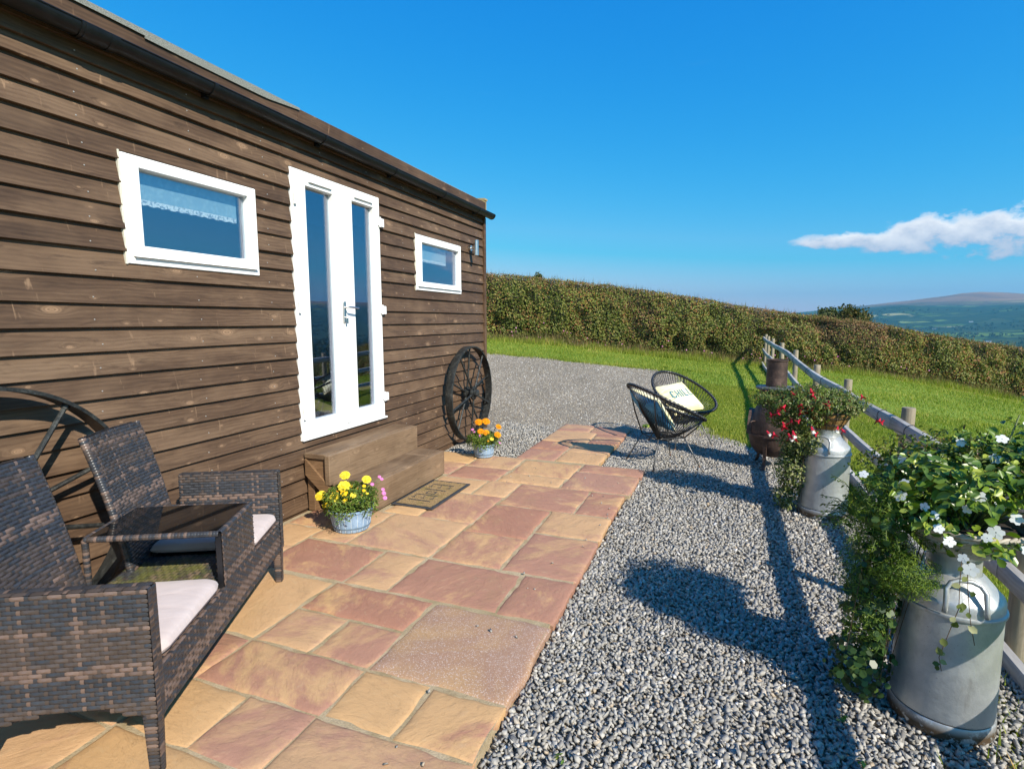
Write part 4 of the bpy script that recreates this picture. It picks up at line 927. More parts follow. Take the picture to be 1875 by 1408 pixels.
# ------------------------------------------------------------------ wooden steps
stp = thing('wooden_steps', 'two brown timber steps up to the white glazed doors', 'steps', (0.3, 4.0, 0))
SB = stp.location
def spart(n, mb, mat='step_wood', sm=False): return emit(n, mb, mat, stp, SB, sm)
spart('tread', MB().bbox(0.034, 0.232, 3.335, 4.64, 0.435, 0.476, 0.004))
spart('riser', MB().bbox(0.236, 0.284, 3.325, 4.645, 0.235, 0.473, 0.005))
spart('tread', MB().bbox(0.288, 0.525, 3.345, 4.655, 0.205, 0.243, 0.004))
spart('riser', MB().bbox(0.529, 0.576, 3.34, 4.66, 0.008, 0.241, 0.005))
for y in (3.352, 4.585):
    spart('side_panel', MB().bbox(0.05, 0.232, y, y+0.03, 0.27, 0.43, 0.003), 'step_wood_x')
    spart('brace', MB().hexa([(0.042, y-0.022, 0.30), (0.042, y-0.022, 0.43), (0.30, y-0.022, 0.19), (0.30, y-0.022, 0.08)], [(0.042, y-0.002, 0.30), (0.042, y-0.002, 0.43), (0.30, y-0.002, 0.19), (0.30, y-0.002, 0.08)]), 'step_wood_x')
    spart('lower_side_panel', MB().bbox(0.32, 0.526, y, y+0.03, 0.01, 0.20, 0.003), 'step_wood_x')
spart('support_post', MB().bbox(0.034, 0.10, 3.36, 3.43, 0.0, 0.435, 0.003), 'step_wood_x')
spart('support_post', MB().bbox(0.034, 0.10, 4.52, 4.585, 0.0, 0.435, 0.003), 'step_wood_x')

# ------------------------------------------------------------------ doormat
mat_ = thing('doormat', 'worn coir doormat with black rubber edge on the paving by the steps', 'doormat', (0.78, 4.06, 0.002))
MBs = mat_.location
mb = MB(); X0, X1, Y0, Y1 = 0.585, 0.972, 3.70, 4.42; w = 0.03
mb.bbox(X0, X0+w, Y0, Y1, 0.003, 0.013, 0.002); mb.bbox(X1-w, X1, Y0, Y1, 0.003, 0.0135, 0.002); mb.bbox(X0+w-.003, X1-w+.003, Y0, Y0+w, 0.003, 0.0128, 0.002); mb.bbox(X0+w-.003, X1-w+.003, Y1-w, Y1, 0.003, 0.0128, 0.002)
emit('rubber_edge', mb, 'rubber', mat_, MBs)
# coir pile as a bristly sheet
nx, ny = 60, 120; mb = MB(); vs = []; fs = []
for i in range(nx+1):
    for j in range(ny+1):
        x = X0+w-0.001+(X1-X0-2*w+0.002)*i/nx; y = Y0+w-0.001+(Y1-Y0-2*w+0.002)*j/ny
        vs.append((x, y, 0.012+rs.uniform(0, 0.006)))
for i in range(nx):
    for j in range(ny): k = i*(ny+1)+j; fs.append((k, k+ny+1, k+ny+2, k+1))
emit('coir_pile', MB().add(vs, fs), 'coir', mat_, MBs)
mk = MB()
for q in (3.84, 3.98, 4.13, 4.28): mk.bbox(0.655, 0.865, q, q+0.010, 0.014, 0.0195, 0.001)
for q, sx in ((3.905, 0), (4.055, 1), (4.205, 0)):
    if sx:
        mk.bbox(0.72, 0.728, q-0.03, q+0.03, 0.014, 0.019, 0.001); mk.bbox(0.80, 0.808, q-0.03, q+0.03, 0.014, 0.019, 0.001)
        mk.bbox(0.728, 0.80, q-0.03, q-0.022, 0.014, 0.0188, 0.001); mk.bbox(0.728, 0.80, q+0.022, q+0.03, 0.014, 0.0188, 0.001)
    else:
        for xx in (0.67, 0.76, 0.85): mk.bbox(xx-0.018, xx+0.018, q-0.004, q+0.004, 0.014, 0.019, 0.001); mk.bbox(xx-0.004, xx+0.004, q+0.02, q+0.05, 0.014, 0.0189, 0.001)
emit('black_pattern', mk, 'rubber', mat_, MBs)
# ------------------------------------------------------------------ two old iron cart wheels leaning on the wall
def make_wheel(label, cy, cz, rad, rot0, lean=0.0):
    w = thing('cart_wheel', label, 'wheel', (0.125, cy, 0.0), 0, 'iron cart wheels leaning on the cabin')
    RX = Matrix.Rotation(R(90), 4, 'Y')
    T = Matrix.Translation((0.0, 0, cz)) @ Matrix.Rotation(lean, 4, 'Y')
    hw = 0.046 if rad < 0.61 else 0.056
    rim = MB().lathe([(rad-0.018, -hw), (rad-0.002, -hw), (rad, -hw+0.004), (rad, hw-0.004), (rad-0.002, hw), (rad-0.018, hw), (rad-0.018, -hw)], 96).xf(T @ RX)
    emit('rim', rim, 'wheel_iron', w, smooth=40)
    hub = MB().lathe([(0.001, -0.075), (0.05, -0.075), (0.055, -0.06), (0.085, -0.055), (0.085, -0.035), (0.05, -0.03), (0.05, 0.03), (0.088, 0.035), (0.088, 0.055), (0.05, 0.06), (0.046, 0.105), (0.03, 0.115), (0.001, 0.115)], 28).xf(T @ RX)
    for q in range(10):
        a = 2*math.pi*q/10+rot0; m = MB().tube([(0.056 if q % 2 else -0.056, math.cos(a)*0.07, math.sin(a)*0.07), (0.07 if q % 2 else -0.07, math.cos(a)*0.07, math.sin(a)*0.07)], 0.012, 6).xf(T); hub.add(m.v, m.f)
    emit('hub', hub, 'wheel_iron', w, smooth=40)
    for q in range(10):
        a = 2*math.pi*q/10+rot0; xh = 0.045 if q % 2 else -0.045; xr = 0.012 if q % 2 else -0.012
        p0 = Vector((xh, math.cos(a)*0.06, math.sin(a)*0.06)); p1 = Vector((xr, math.cos(a)*(rad-0.008), math.sin(a)*(rad-0.008)))
        sp = MB().tube([p0, p0.lerp(p1, 0.5), p1], [0.014, 0.0125, 0.0115], 8)
        ft = Vector((xr, math.cos(a)*(rad-0.035), math.sin(a)*(rad-0.035))); s2 = MB().tube([ft, p1], [0.018, 0.020], 8); sp.add(s2.v, s2.f)
        sp.xf(T); emit('spoke', sp, 'wheel_iron', w, smooth=40)
    return w
make_wheel('black iron cart wheel between the cabin corner and the pot of orange marigolds', 6.235, 0.595, 0.60, R(88))
make_wheel('black iron cart wheel standing behind the woven brown settee', 1.30, 0.615, 0.625, R(91))

# ------------------------------------------------------------------ woven settee with a table between its two seats
SL, SD = 1.42, 0.60
sO = Vector((0.722, 2.378)); sU = Vector((0.467, -0.884)).normalized(); sV = Vector((-sU.y*-1, 0)) if False else Vector((-0.884, -0.467)).normalized()
sC = sO+sU*SL/2+sV*SD/2
sofa = thing('woven_settee', 'brown woven settee of two seats joined by a glass topped table', 'settee', (sC.x, sC.y, 0), math.atan2(0.467, 0.884))
def SP(u, v, z): return Vector((SD/2-v, SL/2-u, z))
rw = random.Random(5)
def strand_col(k=None):
    t = rw.random() if k is None else k
    if t < 0.50: b = (0.036, 0.037, 0.042)
    elif t < 0.80: b = (0.066, 0.051, 0.044)
    else: b = (0.140, 0.096, 0.076)
    j = rw.uniform(0.8, 1.2); return tuple(x*j for x in b)
def weave(mb, fn, U, V, pr=0.0150, pl=0.054, mask=None, flip=False, h=0.0050):
    """horizontal strands over upright stakes; every visible bump is a piece of geometry"""
    rows = max(1, int(V/pr)); e = 1e-3; sgn = -1 if flip else 1
    def fr(u, v):
        p = fn(u, v); du = (fn(u+e, v)-fn(u-e, v)).normalized(); dv = (fn(u, v+e)-fn(u, v-e)).normalized()
        return p, du.cross(dv).normalized()*sgn
    cols = int(U/pl)+2; stakes = [strand_col() for _ in range(2*cols+4)]
    rowk = 0.3
    for i in range(rows):
        if rw.random() < 0.45: rowk = rw.random()
        v0 = (i+0.5)*V/rows
        for j in range(-1, cols):
            uc = (j+0.5+0.5*(i % 2))*pl
            a, b = max(0.0, uc-pl*0.47), min(U, uc+pl*0.47)
            if b-a < pl*0.2: continue
            if mask and not mask((a+b)/2, v0): continue
            c = strand_col(rowk if rw.random() < 0.88 else None); vs = []
            for s, hs in ((0.0, -0.0008), (0.2, 0.85), (0.5, 1.0), (0.8, 0.85), (1.0, -0.0008)):
                for tt, ht in ((-0.5, 0.1), (0.0, 1.0), (0.5, 0.1)):
                    p, n = fr(a+(b-a)*s, v0+tt*(0.62 if s in (0.0, 1.0) else 1.0)*V/rows)
                    vs.append(p+n*(h*hs*ht+0.0006))
            fs = [(q*3+k, q*3+k+1, q*3+k+4, q*3+k+3) for q in range(4) for k in range(2)]
            if sgn > 0: fs = [tuple(reversed(f)) for f in fs]
            mb.add(vs, fs, c)
            # stake seen between the bumps
            us = uc+pl*0.5
            if us < U-0.004 and (not mask or mask(us, v0)):
                vs = []
                for s in (-0.006, 0.006):
                    for tt, ht in ((-0.5, 0.25), (0.0, 0.75), (0.5, 0.25)):
                        p, n = fr(min(U, max(0, us+s)), v0+tt*V/rows); vs.append(p+n*(h*ht))
                fs = [(0, 1, 4, 3), (1, 2, 5, 4)]
                if sgn > 0: fs = [tuple(reversed(f)) for f in fs]
                mb.add(vs, fs, stakes[(2*j+i % 2) % len(stakes)])
    return mb
def backing(mb, quad_fn, U, V, nu=6, nv=8, off=0.0, flip=False):
    pass
def wpanel(name, faces, core, parent=None, mat='rattan'):
    """core: MB of the dark body; faces: list of (fn,U,V,kwargs)"""
    mb = MB()
    for fn, U, V, kw in faces: weave(mb, fn, U, V, **kw)
    mb.add(core.v, core.f, (0.010, 0.010, 0.012))
    return emit(name, mb, mat, parent or sofa, smooth=40)
# arms
AH = 0.662; AT = 0.052; AD = 0.53
def arm_bot(v): return 0.205+0.055*math.sin(math.pi*min(1, max(0, v/AD)))
for side, u0, u1 in ((0, 0.0, AT), (1, SL-AT, SL)):
    core = MB(); n = 12; rings = []
    for i in range(n+1):
        v = 0.004+(AD-0.008)*i/n; zb = arm_bot(v)+0.002
        rings.append([SP(u0+0.003, v, zb), SP(u1-0.003, v, zb), SP(u1-0.003, v, AH-0.004), SP(u0+0.003, v, AH-0.004)])
    core.loft(rings)
    out_u, in_u = (u0, u1) if side == 0 else (u1, u0)
    hgt = AH-0.2
    msk = lambda a, z: 0.2+z > arm_bot(a)+0.004
    faces = [(lambda a, z: SP(out_u, a, 0.2+z), AD, hgt, dict(mask=msk, flip=(side == 1))), (lambda a, z: SP(in_u, a, 0.36+z), AD, AH-0.36, dict(flip=(side == 0))),
             (lambda a, b: SP(u0+b, a, AH), AD, AT, dict(pr=0.0175)), (lambda a, b: SP(u0+b, 0.0, 0.2+a), hgt, AT, dict(pr=0.026, pl=0.020))]
    wpanel('arm', faces, core)
# legs
for u, fr_ in ((0.026, 0), (SL-0.026, 0), (0.026, 1), (SL-0.026, 1)):
    v = 0.026 if not fr_ else SD-0.06; v2 = v if not fr_ else SD+0.0
    core = MB(); a = 0.023; b = 0.017
    top = [SP(u-a, v-a, 0.26), SP(u+a, v-a, 0.26), SP(u+a, v+a, 0.26), SP(u-a, v+a, 0.26)]; bot = [SP(u-b, v2-b, 0), SP(u+b, v2-b, 0), SP(u+b, v2+b, 0), SP(u-b, v2+b, 0)]
    core.loft([bot, top])
    def side_fn(p00, p10, p01, p11): return lambda s, t: (p00.lerp(p10, s/0.04)).lerp(p01.lerp(p11, s/0.04), t/0.26)
    faces = []
    for q in range(4):
        q2 = (q+1) % 4
        faces.append((side_fn(bot[q], bot[q2], top[q], top[q2]), 0.04, 0.26, dict(pr=0.0125, pl=0.085, flip=True, h=0.0032)))
    wpanel('leg', faces, core)
# front apron under the seats
core = MB().box(SD/2-0.03, SD/2-0.004, -SL/2+AT, SL/2-AT, 0.205, 0.365)
wpanel('seat_apron', [(lambda a, z: SP(AT+a, 0.003, 0.2+z), SL-2*AT, 0.165, dict(pl=0.05, pr=0.0140, flip=True)), (lambda a, b: SP(AT+a, b, 0.366), SL-2*AT, 0.035, dict(pr=0.017, flip=True))], core)
core = MB().box(-SD/2+0.05, SD/2-0.032, -SL/2+AT, SL/2-AT, 0.335, 0.352)
emit('seat_deck', core, 'rattan_back', sofa)
# backs
def back_fn(u0, w):
    def fn(a, z):
        t = z/0.66; v = 0.475+0.10*t+0.06*t*t; bow = 0.018*math.sin(math.pi*a/w)
        return SP(u0+a, v+bow, 0.335+z)
    return fn
for u0 in (0.185, 0.925):
    w = 0.43; fn = back_fn(u0, w); core = MB(); rings = []
    for j in range(13):
        z = 0.66*j/12; ring = []
        for i in range(9): ring.append(fn(w*i/8, z)+Vector((-0.004, 0, 0)))
        for i in range(8, -1, -1): ring.append(fn(w*i/8, z)+Vector((-0.030, 0, -0.004)))
        rings.append(ring)
    core.loft(rings)
    edge = MB()
    p = wpanel('backrest', [(fn, w, 0.66, dict(flip=True)), (lambda a, z, fn=fn: fn(a, z)+Vector((-0.034, 0, 0)), w, 0.66, dict(pr=0.018, pl=0.07))], core)
    for a in (0.0, w):
        pth = [fn(a, 0.66*j/16)+Vector((-0.016, 0, 0)) for j in range(17)]
        tb_ = MB()
        # wrapped edge pole: alternating turns of strand
        m = 54
        for q in range(m):
            t0, t1 = q/m, (q+0.98)/m
            c0, c1 = fn(a, 0.66*t0)+Vector((-0.016, 0, 0)), fn(a, 0.66*t1)+Vector((-0.016, 0, 0)); n0 = len(tb_.v)
            tb_.tube([c0, c0.lerp(c1, .5), c1], [0.0155, 0.0175, 0.0155], 8, cap=False); tb_.c += [strand_col()]*(len(tb_.v)-n0)
        emit('edge_pole', tb_, 'rattan', p, smooth=True)
# table between the seats
TU0, TU1, TZ = 0.455, 0.835, 0.612
def pole(mb, a, b, r=0.014, turns=None):
    a = Vector(a); b = Vector(b); m = turns or max(6, int((b-a).length/0.0125))
    for q in range(m):
        c0, c1 = a.lerp(b, q/m), a.lerp(b, (q+0.98)/m); n0 = len(mb.v)
        mb.tube([c0, c0.lerp(c1, .5), c1], [r*.88, r, r*.88], 8, cap=False); mb.c += [strand_col()]*(len(mb.v)-n0)
tf = MB()
cs = [SP(TU0, 0.012, TZ), SP(TU1, 0.012, TZ), SP(TU1, SD-0.06, TZ), SP(TU0, SD-0.06, TZ)]
for q in range(4): pole(tf, cs[q], cs[(q+1) % 4])
for q in (2, 3): pole(tf, cs[q], Vector((cs[q].x, cs[q].y, 0.34)))
emit('table_frame', tf, 'rattan', sofa, smooth=True)
emit('table_glass', MB().bbox(cs[2].x+0.008, cs[0].x-0.008, cs[1].y+0.008, cs[0].y-0.008, TZ+0.002, TZ+0.010, 0.002), 'table_glass', sofa)
core = MB().box(SD/2-0.028, SD/2-0.006, SL/2-TU1, SL/2-TU0, 0.355, TZ)
wpanel('table_front', [(lambda a, z: SP(TU0+a, 0.004, 0.36+z), TU1-TU0, TZ-0.36, dict(pl=0.05, pr=0.0140, flip=True)), (lambda a, z: SP(TU0+a, 0.030, 0.36+z), TU1-TU0, TZ-0.36, dict())], core)
core = MB().box(-SD/2+0.06, SD/2-0.03, SL/2-TU1, SL/2-TU0, 0.352, 0.364)
wpanel('table_shelf', [(lambda a, b: SP(TU0+a, 0.03+b, 0.366), TU1-TU0, SD-0.1, dict(pr=0.016, flip=True))], core, mat='rattan_mossy')
# loose seat cushions lie on the seats
def seat_cushion(u0, u1, label):
    root = emit('seat_cushion', MB(), 'cream_cushion') if False else None
    nx, ny = 34, 34; vs = []; fs = []; hx, hy = 0.245, (u1-u0)/2; sd = rw.randint(0, 99)
    def surf(sx, sy, top):
        p = 5.0; d = max(0.0, 1-abs(sx)**9)*max(0.0, 1-abs(sy)**9)
        z = 0.033*d**0.35
        if top:
            wr = (float(vnoise(sx*2.0+sy*0.7, sy*0.8+sd, 0.30, 5))-0.5)*0.003+(float(vnoise(sx, sy+sd, 0.7, 6))-0.5)*0.006
            z = z*1.05+wr*d
        return z if top else -z*0.8
    def rc(sx, sy):       # rounded front corners
        k = 1.0
        if sx > 0.75 and abs(sy) > 0.75: k = 1-0.06*(sx-0.75)*(abs(sy)-0.75)*16
        return sx*hx*k, sy*hy*k
    for top in (True, False):
        o = len(vs)
        for i in range(nx+1):
            for j in range(ny+1):
                sx = math.sin((i/nx*2-1)*math.pi/2)*0.5+(i/nx*2-1)*0.5; sy = math.sin((j/ny*2-1)*math.pi/2)*0.5+(j/ny*2-1)*0.5
                x, y = rc(sx, sy); vs.append((x, y, 0.034+surf(sx, sy, top)))
        for i in range(nx):
            for j in range(ny):
                k = o+i*(ny+1)+j; f = (k, k+ny+1, k+ny+2, k+1); fs.append(f if top else f[::-1])
    o = emit('seat_cushion', MB().add(vs, fs), 'cream_cushion', smooth=True)
    c = Matrix.Translation(sofa.location) @ Matrix.Rotation(sofa.rotation_euler.z, 4, 'Z') @ SP((u0+u1)/2, 0.248, 0.365)
    o.location = c; o.rotation_euler = (0, 0, sofa.rotation_euler.z)
    return tag(o, label, 'cushion', 'cream settee cushions')
seat_cushion(0.06, 0.46, 'cream seat cushion on the settee seat nearer the wooden steps, partly under the glass table')
seat_cushion(0.845, SL-0.055, 'cream seat cushion lying flat on the settee seat farther from the steps')

# ------------------------------------------------------------------ flower pots with marigolds
def make_pot(label, x, y, rt, h):
    p = thing('plant_pot', label, 'plant pot', (x, y, 0.002), 0, 'blue barrel shaped flower pots'); rb_ = rt*0.78
    n = 20; mb = MB(); NS = n*6
    def prof(z): t = z/h; return rb_+(rt-rb_)*(t**0.75)
    zs = [0.0, 0.004, 0.03, 0.06, 0.09, h*0.72, h*0.9]
    rings = []
    for z in zs:
        ring = []
        for i in range(NS):
            a = 2*math.pi*i/NS; g = 0.0028 if i % 6 == 0 else 0.0
            r = prof(z)-g-(0.004 if z == 0 else 0); ring.append((r*math.cos(a), r*math.sin(a), z))
        rings.append(ring)
    rings += [[((rt+0.006)*math.cos(2*math.pi*i/NS), (rt+0.006)*math.sin(2*math.pi*i/NS), z) for i in range(NS)] for z in (h*0.91, h*0.985)]
    rings += [[((rt)*math.cos(2*math.pi*i/NS), (rt)*math.sin(2*math.pi*i/NS), h) for i in range(NS)], [((rt-0.01)*math.cos(2*math.pi*i/NS), (rt-0.01)*math.sin(2*math.pi*i/NS), h-0.03) for i in range(NS)]]
    mb.loft(rings, True, True)
    emit('barrel', mb, 'pot_blue', p, smooth=40)
    gr = MB()
    for k in range(n):
        a = 2*math.pi*k/n
        for z0, z1 in ((0.006, 0.028), (0.042, h*0.86)):
            da = 0.0016/rt; q = lambda aa, z, o: ((prof(z)+o)*math.cos(aa), (prof(z)+o)*math.sin(aa), z)
            m_ = 5
            gr.loft([[q(a-da, z0+(z1-z0)*i/m_, -0.003), q(a+da, z0+(z1-z0)*i/m_, -0.003), q(a+da, z0+(z1-z0)*i/m_, 0.0006), q(a-da, z0+(z1-z0)*i/m_, 0.0006)] for i in range(m_+1)])
    emit('stave_groove', gr, 'pot_groove', p)
    bd = MB().lathe([(prof(0.03)-0.002, 0.029), (prof(0.03)+0.003, 0.030), (prof(0.04)+0.003, 0.040), (prof(0.04)-0.002, 0.041)], 64); emit('hoop', bd, 'pot_band', p, smooth=40)
    emit('soil', MB().lathe([(0.001, h-0.022), (rt-0.011, h-0.026)], 32), 'soil', p, smooth=True)
    return p
def disc_flower(c, nrm, r, kind):
    """layered petals round a centre, returned as vertex quads"""
    n = Vector(nrm).normalized(); u = n.orthogonal().normalized(); w = n.cross(u); c = Vector(c); V = []
    layers = {'pom': [(1.0, 11, 0.02), (0.88, 11, 0.22), (0.70, 10, 0.42), (0.48, 8, 0.58), (0.25, 6, 0.66)], 'daisy': [(1.0, 8, 0.05), (0.55, 7, 0.12)], 'five': [(1.0, 5, 0.03)]}[kind]
    for li, (rr, k, hh) in enumerate(layers):
        ph = rw.random()*6.28
        for q in range(k):
            a = ph+2*math.pi*q/k+rw.uniform(-.1, .1); d = u*math.cos(a)+w*math.sin(a); s = n.cross(d); wd = r*rr*math.sin(math.pi/k)*(0.74 if kind == 'five' else 1.18)
            tip = c+d*r*rr+n*r*(hh*0.8+rw.uniform(-.06, .06)); mid = c+d*r*rr*0.62+n*r*(hh+0.06); root = c+d*r*rr*0.08+n*r*hh*0.7
            V += [root-s*wd*0.2, mid-s*wd, tip-s*wd*0.55, tip+s*wd*0.55, mid+s*wd, root+s*wd*0.2]
    return V
def flower(name, c, nrm, r, kind, mat, parent, base):
    V = disc_flower(c, nrm, r, kind); o = np_emit(name, np.array([tuple(v) for v in V]), 6, mat, parent, base); return o
def stems(name, pts, r, mat, parent, base):
    mb = MB()
    for a, b, sag in pts:
        a = Vector(a); b = Vector(b); m = a.lerp(b, 0.5)+Vector((0, 0, sag)); mb.tube([a, m, b], [r, r*0.85, r*0.6], 5)
    return emit(name, mb, mat, parent, base, smooth=True)
def marigold(label, x, y, z, heads, small, rad, hgt, n):
    p = thing('marigold_plant', label, 'flowers', (x, y, z), 0, 'potted marigolds'); b = (x, y, z)
    th = rng.uniform(0, 6.283, n); rr = rad*np.sqrt(rng.random(n))*(0.55+0.6*vnoise(np.cos(th)*3+9, np.sin(th)*3+9, 1, 3)); zz = rng.random(n)**0.8
    k = np.sqrt(np.clip(1-(rr/(rad*1.25))**2, 0.05, 1))
    P = np.stack([x+rr*np.cos(th), y+rr*np.sin(th), z-0.01+hgt*zz*k-0.03*(rr/rad)**3], 1)
    N = np.stack([np.cos(th)*0.5, np.sin(th)*0.5, np.ones(n)], 1)+rng.normal(scale=.6, size=(n, 3))
    leaves('foliage', P, N, rng.uniform(0.012, 0.034, n), 'marigold_leaf', p, b, 0.32)
    st_ = []
    for (dx, dy, dz, r, mat, kind) in heads+small:
        c = (x+dx, y+dy, z+dz); st_.append(((x+dx*0.4, y+dy*0.4, z), (c[0], c[1], c[2]-0.004), 0.01))
        nv = (dx*1.2+0.35, dy*1.2-0.5, 0.75)
        flower('flower', c, nv, r, kind, mat, p, b)
    stems('stem', st_, 0.0022, 'stem_green', p, b)
    return p
make_pot('blue barrel shaped pot of yellow marigolds in front of the steps', 0.595, 3.17, 0.158, 0.165)
Y = 'petal_yellow'; G_ = 'petal_gold'; O_ = 'petal_orange'; PK = 'petal_pink'
rm = random.Random(12)
small1 = [(rm.uniform(-.13, .14), rm.uniform(-.15, .1), rm.uniform(.08, .2), rm.uniform(.009, .016), rm.choice([G_, G_, O_, Y]), 'daisy') for _ in range(16)]
small1 += [(0.24, 0.06, 0.15, 0.014, PK, 'daisy'), (0.26, 0.04, 0.13, 0.016, PK, 'daisy'), (0.275, 0.03, 0.10, 0.016, PK, 'daisy'), (0.17, 0.12, 0.22, 0.013, PK, 'daisy'), (0.19, 0.12, 0.205, 0.013, PK, 'daisy'), (0.17, 0.03, 0.19, 0.014, PK, 'daisy'), (-0.09, 0.05, 0.20, 0.012, PK, 'daisy')]
marigold('yellow marigolds with small pink flowers growing in the blue pot by the steps', 0.595, 3.17, 0.15,
         [(-0.205, -0.08, 0.095, 0.042, Y, 'pom'), (-0.06, 0.02, 0.235, 0.038, Y, 'pom'), (0.0, -0.07, 0.185, 0.044, Y, 'pom'), (-0.05, -0.12, 0.11, 0.036, Y, 'pom'), (0.10, 0.06, 0.21, 0.034, Y, 'pom'), (-0.09, -0.13, 0.06, 0.030, G_, 'daisy'), (0.03, -0.11, 0.15, 0.026, G_, 'daisy'), (-0.15, -0.10, 0.035, 0.022, G_, 'daisy'), (-0.06, -0.10, 0.125, 0.026, G_, 'daisy'), (0.10, -0.10, 0.14, 0.022, Y, 'daisy')], small1, 0.235, 0.20, 3600)
make_pot('blue barrel shaped pot of orange marigolds on the paving below the cart wheel', 0.655, 5.45, 0.125, 0.15)
small2 = [(rm.uniform(-.1, .12), rm.uniform(-.12, .08), rm.uniform(.05, .14), rm.uniform(.008, .013), rm.choice([G_, O_, Y]), 'daisy') for _ in range(8)]
small2 += [(-0.13, -0.02, 0.165, 0.016, PK, 'daisy'), (-0.10, -0.03, 0.14, 0.013, PK, 'daisy'), (0.0, -0.1, 0.12, 0.016, PK, 'daisy'), (0.13, -0.08, 0.09, 0.022, Y, 'daisy'), (0.2, -0.02, 0.04, 0.012, PK, 'daisy')]
marigold('orange marigolds growing in the blue pot below the cart wheel', 0.655, 5.45, 0.135,
         [(-0.06, 0.0, 0.25, 0.046, O_, 'pom'), (0.02, 0.02, 0.26, 0.046, O_, 'pom'), (-0.01, -0.06, 0.16, 0.038, O_, 'pom'), (0.05, -0.05, 0.15, 0.038, O_, 'pom'), (0.17, 0.02, 0.21, 0.034, O_, 'pom'), (0.18, -0.03, 0.13, 0.040, O_, 'pom')], small2, 0.215, 0.17, 2800)

# ------------------------------------------------------------------ string chairs
def make_chair(label, x, y, z, heading):
    c = thing('string_chair', label, 'chair', (x, y, z), heading, 'black string chairs on the gravel')   # local +x is the front
    def rim(t):
        ct, st_ = math.cos(t), math.sin(t)
        return Vector((0.02+0.42*ct, 0.365*st_*(1+0.10*ct), 0.655-0.205*ct+0.02*ct*ct))
    N = 72
    emit('rim', MB().tube([rim(2*math.pi*i/N) for i in range(N)], 0.0155, 10, True), 'chair_black', c, smooth=True)
    def low(t): return Vector((0.02+0.075*math.cos(t), 0.085*math.sin(t), 0.275))
    emit('bottom_ring', MB().tube([low(2*math.pi*i/24) for i in range(24)], 0.008, 6, True), 'chair_black', c, smooth=True)
    cd = MB(); K = 62
    for k in range(K):
        t = 2*math.pi*(k+0.5)/K; a, b = rim(t), low(t)
        m = a.lerp(b, 0.5)+Vector((0, 0, -0.012))
        cd.tube([a, m, b], 0.0036, 5)
        # turns round the rim
        tg = (rim(t+0.02)-rim(t-0.02)).normalized(); 
        for dt in (-0.012, 0.012): cd.tube([rim(t+dt)-tg*0.004, rim(t+dt)+tg*0.004], 0.0185, 8)
    tag(emit('cords', cd, 'chair_black', c, smooth=True), kind='stuff')
    fr_ = MB(); jr = 0.235
    js = []
    for a in (45, 135, 225, 315):
        t = R(a); j = Vector((0.0+0.225*math.cos(t), 0.225*math.sin(t), 0.31)); js.append(j)
        rp = rim(t); emit('upright_rod', MB().tube([j, j.lerp(rp, 0.5)+(rp-Vector((0, 0, rp.z))).normalized()*0.015, rp], 0.0075, 6), 'chair_black', c, smooth=True)
    emit('seat_hoop', MB().tube([js[0].lerp(js[1], q/6) for q in range(6)]+[js[1].lerp(js[2], q/6) for q in range(6)]+[js[2].lerp(js[3], q/6) for q in range(6)]+[js[3].lerp(js[0], q/6) for q in range(6)], 0.0075, 6, True), 'chair_black', c, smooth=True)
    for a, j in zip((45, 135, 225, 315), js):
        t = R(a); ft = Vector((0.40*math.cos(t), 0.385*math.sin(t), 0.006))
        lg = emit('leg', MB().tube([j, ft], 0.0072, 7), 'chair_rod', c, smooth=True)
        emit('rusty_tip', MB().tube([ft.lerp(j, 0.045), ft], [0.0085, 0.0095], 7), 'rust', lg, smooth=True)
    return c
hA = R(38); hB = R(-50)
chA = make_chair('black string chair holding the blue cushion, back to the paving', 2.545, 5.98, GZ-0.004, hA)
chB = make_chair('black string chair holding the cream cushion that reads CHILL', 2.66, 7.05, GZ-0.004, hB)
